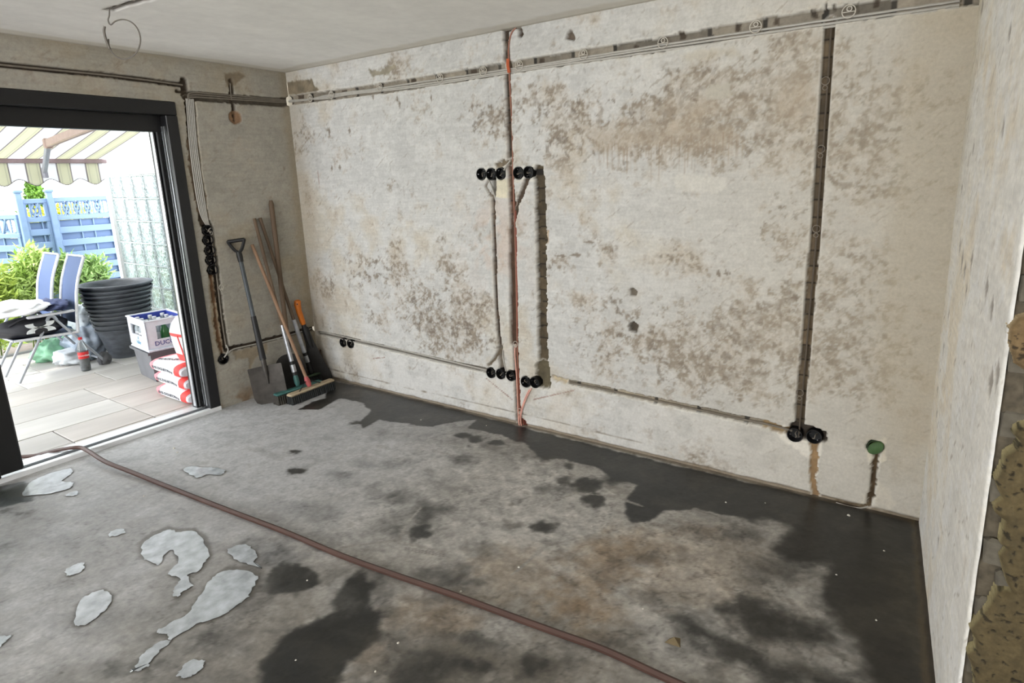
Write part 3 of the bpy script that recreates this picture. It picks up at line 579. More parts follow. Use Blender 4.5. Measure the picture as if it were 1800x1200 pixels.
# sill: white inner board, dark track, outer aluminium tread
part(MB().box((-.004, (y0+y1)/2, .013), (.045, y1-y0, .034), bev=.003), 'door_sill', sill_m, door)
part(MB().box((-.044, (y0+y1)/2, .008), (.036, y1-y0, .024), bev=.002), 'door_track', mat('track_grey', (92, 94, 100), .4, .6), door)
part(MB().box((-.074, (y0+y1)/2, .015), (.012, y1-y0, .036), bev=.002), 'door_track', alu, door)
part(MB().box((-.135, (y0+y1)/2, .006), (.11, y1-y0, .032), bev=.003), 'door_sill', sill_m, door)
part(MB().box((-.215, (y0+y1)/2, -.004), (.06, y1-y0, .022), bev=.003), 'door_sill', alu, door)
# the sliding leaf pushed aside: stile, rails and pane
part(MB().box((.004, -2.125, 1.075), (.07, .115, 2.05), bev=.008), 'leaf_stile', mat('dark_leaf', (16, 16, 17), .55, bump=.1), door)
part(MB().box((.004, -3.26, 1.075), (.07, .10, 2.05), bev=.004), 'leaf_stile', blk, door)
part(MB().box((.004, -2.7, 2.05), (.066, 1.05, .10), bev=.004), 'leaf_rail', blk, door); part(MB().box((.004, -2.7, .09), (.066, 1.05, .11), bev=.004), 'leaf_rail', blk, door)
part(MB().box((.004, -2.7, 1.07), (.02, 1.05, 1.9)), 'door_pane', glassm, door)
# ---- broken end of the pier: bricks, mortar bed, foam
brick_m = mat('grey_brick', (104, 98, 86), .9, var=.35, scale=22, bump=.6)
mortar_m = mat('old_mortar', (92, 84, 70), .95, var=.35, scale=40, bump=.8)
mb = MB().slab([(LX+.022, .02), (LX+.118, -1.372), (4.84, -1.372), (4.84, .02)], (0, 0, 0), (1, 0, 0), (0, 1, 0), (0, 0, 1), H); o = mb.build('mortar_bed', mortar_m, wall_right); o['kind'] = 'stuff'
def brick_mesh(w, h, d, seed):
    r = np.random.RandomState(seed); m = MB(); m.box((0, 0, 0), (w, d, h), bev=.006)
    m.v = [tuple(np.array(p)+r.uniform(-.004, .004, 3)) for p in m.v]
    me = bpy.data.meshes.new('brick'); me.from_pydata(m.v, [], m.f); me.materials.append(brick_m); return me
BM = [brick_mesh(.112, .068, .06, s) for s in range(5)]+[brick_mesh(.105, .064, .06, 9)]
wall_loc = Vector((LX, 0, 0))
for k in range(30):
    for j in range(2):
        o = bpy.data.objects.new('brick', BM[(k*3+j*2) % 6]); COL.objects.link(o); o.parent = wall_right
        o.location = (4.642+j*.122+random.uniform(-.004, .004)+(.03 if k % 2 else 0), -1.352+random.uniform(-.014, .012), .04+k*.083)
        o.rotation_euler = (random.uniform(-.06, .06), random.uniform(-.03, .03), random.uniform(-.08, .08))
def lump(name, label, pts, yp, T, seed, base, rimc, rimw=.003):
    P = [tuple(ony(u, v, yp)[[0, 2]]) for u, v in pts]; a = np.array(P)
    g = .0026; xs = np.arange(a[:, 0].min()-.01, min(a[:, 0].max(), 4.86)+.01, g); zs = np.arange(max(a[:, 1].min(), 0)-.0, a[:, 1].max()+.01, g)
    U, V = np.meshgrid(xs, zs, indexing='ij'); d, ins = dline(U, V, P, True); e = np.where(ins, d, -d)+.004*(fbm(U, V, .03, seed, 4)-.5)
    T = T*.4; t = np.sqrt(np.clip(e/T, 0, 1)); Y = yp+.035-.03*t-.02*(e > 0)-.012*(fbm(U, V, .07, seed+1, 4)-.5)*t-.005*(fbm(U, V, .015, seed+2, 3)-.5)*t
    idx = np.arange(U.size).reshape(U.shape); K = (e[:-1, :-1] > -.004) & (e[1:, 1:] > -.004)
    F = np.stack([idx[:-1, :-1], idx[1:, :-1], idx[1:, 1:], idx[:-1, 1:]], -1)[K]
    C = np.array(base, float)*(1+.3*(fbm(U, V, .02, seed+3, 4)-.5)+.3*(fbm(U, V, .12, seed+4, 4)-.5))[..., None]
    rm = sst(rimw-e, -.002, .004); C = C*(1-rm[..., None]*.8)+np.array(rimc)*rm[..., None]*.8
    pit = sst(fbm(U, V, .012, seed+6, 3), .68, .74); C = C*(1-.45*pit)[..., None]; Y = Y+.004*pit*t
    o = npmesh(name, np.stack([U, Y, V], -1).reshape(-1, 3), F, foam_m, None, lin(C.reshape(-1, 3)), np.zeros(U.size))
    used = np.unique(F); return tag(o, label, 'foam', 'cut foam on the broken wall end')
foam_m = vmat('cut_foam', fine=.16, fscale=120, bump=.6, bdist=.004)
lump('foam_block', 'small rounded tan foam lump high on the broken end of the white pier', [(1772, 600), (1774, 575), (1786, 558), (1804, 552), (1830, 560), (1840, 600), (1830, 645), (1800, 652), (1780, 638)], -1.40, .03, 3, (128, 106, 74), (190, 172, 138))
lump('foam_block', 'large ragged olive-brown foam mass with pale lip at the foot of the broken pier end',
     [(1900, 740), (1810, 748), (1786, 752), (1779, 764), (1790, 776), (1783, 792), (1766, 802), (1760, 826), (1748, 846), (1754, 862), (1761, 876), (1745, 888), (1749, 903), (1765, 916), (1760, 940), (1756, 957), (1766, 963), (1755, 976), (1761, 1002), (1774, 1038), (1752, 1036), (1741, 1060), (1722, 1085), (1704, 1107), (1712, 1122), (1714, 1142), (1698, 1150), (1707, 1172), (1712, 1205), (1716, 1300), (1720, 1500), (1950, 1500)], -1.41, .04, 8, (92, 80, 54), (160, 150, 112))

# ================================================================== wiring
cab = mat('grey_cable', (176, 172, 164), .55, var=.08)
cabd = mat('dusty_cable', (120, 112, 100), .7, var=.15)
cop = mat('terracotta_cable', (150, 98, 76), .5, var=.12); pinkc = mat('pink_cable', (222, 166, 150), .5, var=.1); orc = mat('orange_sleeve', (190, 92, 52), .5)
clipm = mat('grey_clip', (196, 190, 178), .5, var=.08); sock_m = mat('black_plastic', (14, 14, 15), .45, var=.1); copw = mat('bare_copper', (150, 84, 58), .35, .9)
def smooth(pts, n=6):
    P = [Vector(tuple(map(float, p))) for p in pts]
    if len(P) < 3: return [lerp(P[0], P[-1], i/n) for i in range(n+1)]
    out = []
    for i in range(len(P)-1):
        a = P[max(i-1, 0)]; b = P[i]; c = P[i+1]; d = P[min(i+2, len(P)-1)]
        for k in range(n):
            t = k/n; out.append(.5*((2*b)+(c-a)*t+(2*a-5*b+4*c-d)*t*t+(3*b-a-3*c+d)*t**3))
    return out+[P[-1]]
def cable(label, pts, r, m, group=None, wob=.0, n=6, name='cable', cat='cable'):
    P = smooth(pts, n)
    if wob: P = [p+Vector((random.uniform(-wob, wob), random.uniform(-wob, wob)*.3, random.uniform(-wob, wob))) for p in P]
    o = MB().tube(P, r, 6).build(name, m, smooth=True, origin=P[0]); return tag(o, label, cat, group)
def b3(u, v, y=.006): p = ony(u, v); return (p[0], y, p[2])
def a3(u, v, x=-.006): p = onx(u, v); return (x, p[1], p[2])
for k, (dz, nm) in enumerate(((-.004, 'highest of the three grey cables in the long chase under the ceiling'), (-.017, 'middle grey cable of the three in the long chase under the ceiling'), (-.029, 'lowest grey cable of the three in the long chase under the ceiling'))):
    pts = [(-.02, .016, 2.285+.004*k), (.20, .010, 2.278+.003*k), (.45, .010, 2.275+(.014-.010*k)), (.72, .008, 2.288-.008*k), (1.0, .008, 2.285+dz*.7)]
    pts += [(x, .008, 2.287+dz+.003*math.sin(x*2.3+k)) for x in (1.4, 1.8, 2.2, 2.6, 3.0, 3.4, 3.8, 4.15, 4.40)]
    cable(nm, pts, .0058, cab, 'grey cables in the long ceiling chase', .0008)
CL = [(545, 172), (582, 167), (667, 153), (773, 137), (849, 125), (912, 115), (1025, 96), (1165, 75), (1328, 47), (1492, 20)]
ords = 'first second third fourth fifth sixth seventh eighth ninth tenth'.split()
for k, (u, v) in enumerate(CL):
    p = ony(u, v, -.004); c = Vector(p)
    t = thing('cable_clip', '%s round cable clip from the corner along the chase under the ceiling' % ords[k] if k else 'round cable clip nearest the corner in the chase under the ceiling', 'clip', c, 'round clips in the long ceiling chase')
    part(MB().torus(c, .0265, .0024, (0, 1, 0), 28, 6), 'clip_ring', clipm, t, True)
    part(MB().torus(c+Vector((.002, -.002, .010)), .0095, .0028, (0, 1, 0), 18, 6), 'clip_eye', clipm, t, True)
    part(MB().tube([c+Vector((.002, .02, .010)), c+Vector((.002, -.004, .010))], .0045, 8), 'nail', cabd, t)
    part(MB().tube([c+Vector((-.026, .001, -.002)), c+Vector((.026, .001, -.002))], .002, 6), 'clip_bridge', clipm, t)
clipd = mat('dusty_clip', (122, 112, 98), .6)
def clip2(p, ax, label, group, up=.030, clipm=None):
    clipm = clipm or globals()['clipm']
    c = Vector(p); t = thing('cable_clip', label, 'clip', c, group)
    part(MB().torus(c, .017, .0018, ax, 22, 6), 'clip_ring', clipm, t, True)
    part(MB().torus(c+Vector((0, 0, -up)), .010, .0018, ax, 18, 6), 'clip_eye', clipm, t, True)
    part(MB().tube([c+Vector((0, 0, -.016)), c+Vector((0, 0, -up+.009))], .0018, 6), 'clip_bridge', clipm, t)
for i, (u, v) in enumerate(((1451, 142), (1443, 262), (1435, 402), (1406, 690))):
    clip2(ony(u, v, .004), (0, 1, 0), '%s clip on the cable in the long brown slot near the pier' % ('top', 'second', 'third', 'lowest')[i], 'clips in the long brown slot', .030, clipd)
cable('dusty brown cable running down the long brown slot near the white pier', [b3(u, v, .014) for u, v in ((1461, 36), (1455, 130), (1448, 230), (1440, 330), (1434, 420), (1425, 520), (1416, 620), (1409, 700), (1403, 770))], .0045, mat('brown_cable', (84, 74, 62), .7), None, .0005)
# copper-coloured run in the middle
cable('terracotta cable curving from the ceiling down the middle slot to the floor', [b3(911, 44, .004), b3(900, 58, -.004), b3(895, 78, -.002), b3(895, 110, -.004), b3(898, 220, .012), b3(900, 300, .010), b3(903, 400, .012), b3(906, 520, .012), b3(908, 620, .010), b3(911, 700, .008), b3(917, 752, .01)], .0048, cop, None, .0004)
cable('short orange sleeve where the terracotta cable crosses the ceiling chase', [b3(895, 104, -.010), b3(895, 115, -.012), b3(896, 128, -.006)], .010, orc, name='cable_sleeve', cat='sleeve')
cable('dark red cable beside the terracotta one in the lower half of the middle slot', [b3(905, 370, .01), b3(906, 420, .01), b3(908, 520, .008), b3(908, 620, .012), b3(913, 700, .01), b3(920, 752, .014)], .004, mat('dark_red_cable', (140, 72, 56), .5))
cable('pink cable looping out at the foot of the middle slot', [b3(907, 604, -.002), b3(906, 620, -.006), b3(909, 660, -.006), b3(911, 700, -.008), b3(913, 735, -.010), b3(914, 752, -.004)], .0042, pinkc)
cable('pink cable branching from the low socket to the foot of the middle slot', [b3(935, 682, -.004), b3(929, 694, -.012), b3(921, 715, -.014), b3(917, 735, -.012), b3(918, 752, -.004)], .0042, pinkc)
cable('second pink strand beside the branching one at the foot of the middle slot', [b3(931, 684, -.004), b3(925, 698, -.014), b3(918, 722, -.016), b3(914, 738, -.012), b3(915, 752, -.004)], .0036, pinkc)
for i, (u, v) in enumerate(((906, 604), (914, 722))): clip2(ony(u, v, -.010), (0, 1, 0), ('pink-grey clip at the top of the loose pink cable', 'clip around the pink cables just above the floor')[i], None, .014)
cable('short grey cable from the upper socket pair into the narrow forked slot', [b3(858, 316, .0), b3(863, 322, -.006), b3(868, 340, .0), b3(871, 362, .022)], .0045, cab)
cable('short grey cable leaving the narrow slot into the low socket row', [b3(881, 615, .022), b3(885, 630, -.002), b3(890, 652, -.004)], .0045, cab)
cable('twisted grey cable end poking out above the third upper socket', [b3(897, 282, .0), b3(893, 290, -.012), b3(887, 299, -.006)], .005, cab)
cable('grey upper cable in the low chase between corner and middle slot', [b3(u, v, .008) for u, v in ((562, 584), (590, 589), (620, 596), (700, 614), (780, 633), (855, 651))], .0055, cab, None, .0008)
cable('grey lower cable in the low chase between corner and middle slot', [b3(u, v, .008) for u, v in ((564, 588), (596, 595), (620, 601), (700, 619), (780, 638), (855, 656))], .0055, cab, None, .0008)
cable('dusty cable in the low chase between wide slot and pier', [b3(u, v, .010) for u, v in ((1000, 673), (1060, 685), (1180, 711), (1300, 737), (1350, 747), (1392, 758))], .006, cabd, None, .0008)
cable('pale strand lying along the floor joint below the green cap', [b3(1470, 882, -.006), b3(1490, 888, -.008), b3(1512, 892, -.004), b3(1526, 890, .002)], .0035, cab)
# left wall
for k in range(5):
    o_ = (k-2)*.0115
    cable('grey cable in the bundle beside the patio door, %s' % ('nearest the door frame', 'second from the door frame', 'in the middle', 'second from the room corner', 'nearest the room corner')[k],
          [(-.008, onx(335, 178)[1]+o_, 2.24), (-.006, onx(340, 250)[1]+o_, 1.95), (-.003, onx(350, 330)[1]+o_*1.1, onx(350, 330)[2]), (-.004, onx(358, 375)[1]+o_*.9, onx(358, 375)[2]), (-.006, onx(366, 396)[1]+o_*.4, onx(366, 396)[2])], .0052, cab, 'grey cables beside the patio door', .0006)
for k in range(3):
    dz = (k-1)*.014
    cable('grey cable from the door bundle to the corner, %s' % ('lowest of three', 'middle of three', 'highest of three')[k], [(-.008, onx(335, 178)[1]-.01, 2.235+dz*.3), (-.007, onx(340, 172)[1], 2.268+dz), (-.007, -.50, 2.276+dz), (-.008, -.20, 2.282+dz*.8), (-.006, -.02, 2.285+dz*.6)], .0055, cabd, 'cables from the door bundle to the corner', .0006)
cable('dark cable in the narrow slot above the patio door', [(-.010, -2.55, 2.338), a3(0, 113, -.010), a3(200, 133, -.010), a3(322, 149, -.010)], .006, cabd)
cable('short cable stub hanging in the upright slot above the round hole', [a3(405, 146, -.004), a3(406, 160, -.004), a3(408, 176, -.008)], .0045, cabd)
cable('grey cable in the narrow slot beside the sockets and the patio door', [a3(u, v, -.010) for u, v in ((371, 405), (378, 450), (384, 500), (391, 560), (399, 612))], .006, cabd)
cable('grey cable arching out of the lone low socket', [a3(394, 628, -.0), a3(400, 620, .006), a3(412, 613, .0), a3(440, 607, -.008), a3(500, 592, -.010), (-.010, -.02, .432)], .0055, cab)
cable('short pale cable loop above the lone low socket', [a3(398, 606, -.004), a3(400, 615, .008), a3(396, 625, .004)], .005, cab)
for i, (u, v) in enumerate(((371, 405), (389, 505), (402, 583))): clip2(onx(u, v, .001), (1, 0, 0), ('clip beside the top socket of the column by the patio door', 'clip on the cable below the socket column by the patio door', 'clip on the cable just above the lone low socket')[i], 'clips beside the patio door', .018)
# sockets
def socket_box():
    t = thing('socket_box', '', 'socket')
    part(MB().lathe((0, 0, 0), [(.0365, .000), (.0365, .003), (.0335, .003), (.0325, -.042), (.0, -.043)], (0, -1, 0), 28), 'box_shell', sock_m, t, True)
    part(MB().torus((0, -.003, 0), .035, .0022, (0, 1, 0), 28, 6), 'box_rim', sock_m, t, True)
    part(MB().tube([(.022, -.002, .0), (.026, .010, .0)], .003, 6), 'screw_lug', mat('dull_steel', (110, 110, 112), .4, .8), t)
    part(MB().tube([(-.022, -.002, 0), (-.026, .010, 0)], .003, 6), 'screw_lug', mat('dull_steel', (110, 110, 112), .4, .8), t)
    part(MB().tube(smooth([(.005, .034, .01), (.0, .012, .006), (.008, .004, -.008), (.002, .010, -.016)], 4), .0026, 6), 'wire_end', cabd, t)
    return t
proto = None
def socket(u, v, lab, grp, wall='B', tilt=0.):
    global proto
    if proto is None: proto = socket_box(); o = proto
    else: o = copy_tree(proto)
    p = ony(u, v) if wall == 'B' else onx(u, v)
    o.location = Vector(p)+(Vector((0, -.002, 0)) if wall == 'B' else Vector((.002, 0, 0))); o.rotation_euler = (0, tilt, 0) if wall == 'B' else (0, tilt, math.pi/2)
    tag(o, lab, 'socket', grp)
for i, (u, v, l) in enumerate(SOCKB): socket(u, v, l, 'five black sockets in the upper row', 'B', i*.5)
for i, (u, v, l) in enumerate(SOCKL): socket(u, v, l, 'five black sockets in the low row', 'B', i*.9)
for i, (u, v, l) in enumerate(SOCKR): socket(u, v, l, 'black socket pair near the pier', 'B', i*.7)
for i, (u, v, l) in enumerate(SOCKW): socket(u, v, l, 'black socket pair near the corner', 'B', i*.7)
for i, (u, v, l) in enumerate(SOCKA): socket(u, v, l, 'black sockets beside the patio door', 'A', i*.6)
# green capped box near the pier
g = green_c; t = thing('capped_socket', 'oval green cap on the wall above a dark slot near the white pier', 'socket', (g[0], 0, g[1]))
gm = mat('green_plastic', (66, 96, 54), .5, var=.2)
part(MB().lathe((g[0]+.004, 0, g[1]), [(.026, .004), (.036, .0), (.037, .008), (.033, .014), (.0, .016)], (0, -1, 0), 28, sx=1.1, sy=.72), 'cap', gm, t, True)
part(MB().lathe((g[0]-.004, 0, g[1]+.004), [(.030, .002), (.036, -.006), (.034, -.02)], (0, -1, 0), 28, sx=1.1, sy=.76), 'box_shell', mat('dark_green_plastic', (44, 62, 40), .6), t, True)
# ceiling cable with its loop
e0 = onz(193, 18, H); D0 = Vector((0, 0, 1))
def at_depth(u, v, ref):      # the point seen at (u, v) in the upright plane through ref that faces the camera's heading
    n = np.array([cf[0], cf[1], 0]); n /= np.linalg.norm(n); d = ray(u, v); return Vector(CAM+d*((np.array(ref)-CAM) @ n)/(d @ n))
lp = [Vector(e0)+Vector((0, 0, .01))]+[at_depth(u, v, e0) for u, v in ((192, 27), (190, 36))]
cc = at_depth(215, 69, e0); ux = (at_depth(245, 69, e0)-cc); uy = (at_depth(215, 35, e0)-cc)
for k in range(0, 22):
    a = math.radians(133-k*15.0); lp.append(cc+ux*math.cos(a)*(1-.02*k/22)+uy*math.sin(a)*1.02+Vector((0, .0006*k, 0)))
lc = cable('thin grey cable hanging from the ceiling in a round loop', lp, .0034, mat('thin_grey_cable', (112, 106, 98), .6), n=4)
lc2 = MB().tube(smooth([at_depth(u, v, e0) for u, v in ((184, 46), (183, 56), (187, 72), (193, 86))], 5), .0062, 6)
lc2.v = [tuple(Vector(p)-lc.location) for p in lc2.v]; tw = lc2.build('cable_twist', mat('thin_grey_cable', (112, 106, 98), .6), lc, True)
cable('thin cable lying in the ceiling slot that feeds the hanging loop', [tuple(onz(u, v, H)+np.array([0, 0, .008])) for u, v in ((193, 18), (215, 11), (240, 4), (262, -2), (330, -18))], .005, mat('thin_grey_cable', (112, 106, 98), .6))

# ================================================================== puddles
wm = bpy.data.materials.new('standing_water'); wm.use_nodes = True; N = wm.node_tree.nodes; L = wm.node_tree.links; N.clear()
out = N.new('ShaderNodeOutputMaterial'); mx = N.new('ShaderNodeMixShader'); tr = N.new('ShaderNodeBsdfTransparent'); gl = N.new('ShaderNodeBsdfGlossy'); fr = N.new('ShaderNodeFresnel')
fr.inputs[0].default_value = 1.5; gl.inputs['Roughness'].default_value = .05; tr.inputs[0].default_value = (.93, .95, .95, 1); mk = N.new('ShaderNodeBsdfDiffuse'); mk.inputs[0].default_value = (.70, .76, .81, 1); mi = N.new('ShaderNodeMixShader'); mi.inputs[0].default_value = .55; L.new(tr.outputs[0], mi.inputs[1]); L.new(mk.outputs[0], mi.inputs[2])  # cloudy water, its diffuse made pale to stand in for reflected sky
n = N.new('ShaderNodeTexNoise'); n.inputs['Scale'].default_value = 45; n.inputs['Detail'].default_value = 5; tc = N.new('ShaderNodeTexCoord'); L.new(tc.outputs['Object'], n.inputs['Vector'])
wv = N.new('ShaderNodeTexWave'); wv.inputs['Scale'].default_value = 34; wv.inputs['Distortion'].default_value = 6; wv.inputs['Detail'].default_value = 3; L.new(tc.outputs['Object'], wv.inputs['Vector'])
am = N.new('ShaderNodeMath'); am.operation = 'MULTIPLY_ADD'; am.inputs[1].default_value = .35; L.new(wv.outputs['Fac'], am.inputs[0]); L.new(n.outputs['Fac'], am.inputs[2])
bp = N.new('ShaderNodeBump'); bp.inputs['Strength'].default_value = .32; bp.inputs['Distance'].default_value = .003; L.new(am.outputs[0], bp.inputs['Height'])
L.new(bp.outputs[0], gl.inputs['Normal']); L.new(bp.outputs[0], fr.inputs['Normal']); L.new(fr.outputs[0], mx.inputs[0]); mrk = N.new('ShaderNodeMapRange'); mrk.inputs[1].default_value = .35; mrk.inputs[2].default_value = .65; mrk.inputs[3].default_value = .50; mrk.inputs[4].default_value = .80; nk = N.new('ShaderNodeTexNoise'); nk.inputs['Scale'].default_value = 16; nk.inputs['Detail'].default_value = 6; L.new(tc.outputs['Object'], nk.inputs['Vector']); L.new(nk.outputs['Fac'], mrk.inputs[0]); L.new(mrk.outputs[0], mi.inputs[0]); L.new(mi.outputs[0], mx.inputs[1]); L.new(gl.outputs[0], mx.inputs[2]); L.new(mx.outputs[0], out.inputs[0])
PL = {'hook': 'hook-shaped bright puddle in the near floor, curled round a dry spot', 'long': 'long diagonal puddle beside the hook-shaped one', 'bean': 'bean-shaped puddle alone on the grey floor', 'small_a': 'small oval puddle above the bean-shaped one',
      'small_b': 'tiny puddle between the door sill and the hook-shaped one', 'twin': 'flat double puddle next to the hose below the patio door', 'sill': 'bright puddle at the foot of the dark door leaf', 'tail': 'thin curved puddle trailing off the long diagonal one',
      'low': 'oval puddle below the thin curved one, near the picture edge', 'tiny': 'very small puddle beside the one at the door leaf', 'ripple': 'rippled puddle touching dark wet floor near the hose', 'edge': 'small puddle cut by the picture edge below the door leaf'}
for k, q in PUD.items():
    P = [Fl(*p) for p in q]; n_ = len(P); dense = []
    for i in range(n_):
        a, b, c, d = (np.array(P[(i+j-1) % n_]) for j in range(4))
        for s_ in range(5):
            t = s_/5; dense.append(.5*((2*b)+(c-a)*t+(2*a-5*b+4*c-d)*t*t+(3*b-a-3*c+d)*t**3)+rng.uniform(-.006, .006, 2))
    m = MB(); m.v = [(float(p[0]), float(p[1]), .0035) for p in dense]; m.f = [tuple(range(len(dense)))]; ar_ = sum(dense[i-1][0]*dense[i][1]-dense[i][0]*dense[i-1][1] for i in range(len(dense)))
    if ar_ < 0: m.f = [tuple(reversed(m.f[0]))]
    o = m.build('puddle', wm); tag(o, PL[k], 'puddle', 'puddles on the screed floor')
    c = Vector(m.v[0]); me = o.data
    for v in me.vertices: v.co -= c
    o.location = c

# ================================================================== hose over the sill
hm = mat('terracotta_hose', (78, 54, 46), .55, var=.14, scale=8)
hp = [(-3.4, -2.3, -.014), (-2.6, -2.9, -.014), (-1.7, -3.0, -.014), (-1.05, -2.6, -.014), (-.62, -2.22, -.014), (-.42, -2.03, -.010), (-.28, -1.93, -.002), (-.16, -1.86, .030)]+[(-.05, -1.80, .052), (.03, -1.765, .050)]
hp += [tuple(onz(u, v, z)) for u, v, z in ((185, 811, .034), (230, 829, .022), (300, 857, .0125), (400, 896, .0125), (500, 934, .0125), (600, 976, .0125), (700, 1012, .0125), (800, 1046, .0125), (900, 1083, .0125), (980, 1112, .0125), (1060, 1141, .0125), (1150, 1182, .0125), (1240, 1225, .0125), (1420, 1330, .0125))]
cable('long brown-red hose crossing the wet floor from the patio door', hp, .0125, hm, n=8, name='garden_hose', cat='hose')

# small litter on the floor
crumb_m = mat('white_plaster_crumb', (214, 210, 200), .9, var=.1)
def crumb(u, v, s, m=crumb_m):
    p = onz(u, v, 0); r = np.random.RandomState(int(u)); m_ = MB(); k = 7
    vs = [(math.cos(2*math.pi*i/k)*s*r.uniform(.7, 1.2), math.sin(2*math.pi*i/k)*s*r.uniform(.7, 1.2), 0) for i in range(k)]; vs += [(x*.6, y*.6, s*.7*r.uniform(.6, 1.1)) for x, y, z in vs]
    m_.add(vs, [tuple(range(k-1, -1, -1)), tuple(range(k, 2*k))]+[(i, (i+1) % k, k+(i+1) % k, k+i) for i in range(k)])
    o = m_.build('plaster_crumb', m); o.location = (p[0], p[1], .0005); return o
for (u, v, s) in ((1092, 1012, .0), (810, 1040, .007), (912, 997, .006), (1492, 906, .008), (1276, 883, .005), (740, 738, .006), (306, 788, .009), (312, 795, .007), (540, 1020, .004), (253, 872, .005), (1345, 884, .004), (1605, 893, .008), (1617, 906, .006), (1554, 968, .004), (625, 760, .004), (460, 760, .004), (1040, 925, .004), (700, 1130, .005), (660, 1180, .004), (520, 1160, .004), (1130, 1070, .004), (1470, 1010, .004), (1540, 1090, .004), (855, 748, .004)):
    if s: tag(crumb(u, v, s), 'small white plaster crumb lying on the screed floor', 'debris', 'plaster crumbs on the floor')
p = onz(1185, 1129, 0); m = MB(); m.add([(-.03, -.018, 0), (.028, -.012, 0), (.012, .03, 0), (-.02, .012, 0), (.0, .0, .022)], [(0, 1, 4), (1, 2, 4), (2, 3, 4), (3, 0, 4), (3, 2, 1, 0)])
o = m.build('plaster_shard', mat('brown_shard', (112, 98, 72), .9, bump=.4)); o.location = (p[0], p[1], .001); tag(o, 'small brown angular shard on the floor beyond the hose', 'debris')
for (a, b) in (((1513, 879), (1528, 884)), ((1567, 888), (1600, 894))):
    q1, q2 = onz(*a), onz(*b); m = MB().tube([(q1[0], q1[1]-.004, .004), (q2[0], q2[1]-.004, .005)], .004, 6); o = m.build('wood_sliver', mat('pale_sliver', (178, 166, 140), .8)); tag(o, 'thin pale sliver lying against the foot of the long wall, %s' % ('below the green cap' if a[0] < 1540 else 'near the pier corner'), 'debris')
# ================================================================== tools in the corner
def frame_between(a, b, facing):
    """z from a to b, y as near as possible to facing"""
    z = (Vector(b)-Vector(a)).normalized(); f = Vector(facing); y = (f-z*f.dot(z)).normalized(); x = y.cross(z)
    return Vector(a), x, y, z
woodd = mat('weathered_ash', (98, 80, 62), .7, var=.25, scale=14, stretch=(1, 1, .1), bump=.2); woodl = mat('pale_broomstick', (150, 118, 92), .6, var=.15, scale=14, stretch=(1, 1, .1))
steel = mat('worn_steel', (74, 70, 66), .55, .55, var=.3, scale=18, bump=.2); steeld = mat('dark_steel', (40, 38, 36), .6, .4, var=.3, scale=18); blackp = mat('tool_black', (22, 22, 23), .5)
silv = mat('zinc_sleeve', (176, 178, 182), .35, .6, var=.2, scale=30); greyp = mat('grey_grip', (70, 76, 80), .5)
TOW = Vector((.72, -.66, .1))      # towards the camera
def blade(mb, o, x, y, z, out, th, dish=0.):
    n = len(out); f = [o+x*a+z*b+y*(dish*((a/.12)**2)) for a, b in out]; g = [p-y*th for p in f]; c0 = sum(f, Vector())/n-y*dish*.5; c1 = c0-y*th
    k = n*2; mb.add(f+g+[c0, c1], [(i, (i+1) % n, k) for i in range(n)]+[(n+(i+1) % n, n+i, k+1) for i in range(n)]+[(i, n+i, n+(i+1) % n, (i+1) % n) for i in range(n)]); return mb

# D-handled shovel against the left wall
a = Vector((.235, -.600, .004)); b = Vector((.040, -.605, 1.245)); o, x, y, z = frame_between(a, b, (.80, -.58, .0)); LN = (b-a).length
t = thing('shovel', 'flat-bladed shovel with black D-handle leaning on the wall beside the patio door', 'shovel', a)
out = [(-.075, .0), (.075, .0), (.105, .02), (.118, .06), (.120, .285), (.115, .292), (.03, .292), (0, .285), (-.03, .292), (-.115, .292), (-.120, .285), (-.118, .06), (-.105, .02)]
part(blade(MB(), o, x, y, z, out, .0025, .018), 'blade', steel, t, True)
part(MB().tube([o+z*.15+y*.006, o+z*.23+y*.012, o+z*.30+y*.006, o+z*.52], .018, 12, rs=[.006, .014, .019, .0195]), 'blade_socket', steel, t, True)
part(MB().tube([o+z*.34, o+z*.68], .021, 12, rs=[.024, .0195]), 'lower_grip', blackp, t, True)
part(MB().tube([o+z*.66, o+z*(LN-.13)], .0155, 12), 'shaft', greyp, t, True)
gp = [o+z*(LN-.16), o+z*(LN-.12), o+z*(LN-.085)]
part(MB().tube(gp, .02, 12, rs=[.019, .022, .020]).tube(smooth([o+z*(LN-.09)-x*.004, o+z*(LN-.062)-x*.028, o+z*(LN-.005)-x*.054, o+z*LN-x*.050], 4), .012, 8).tube(smooth([o+z*(LN-.09)+x*.004, o+z*(LN-.062)+x*.028, o+z*(LN-.005)+x*.054, o+z*LN+x*.050], 4), .012, 8).tube([o+z*LN-x*.056, o+z*LN+x*.056], .0145, 10), 'd_handle', blackp, t, True)

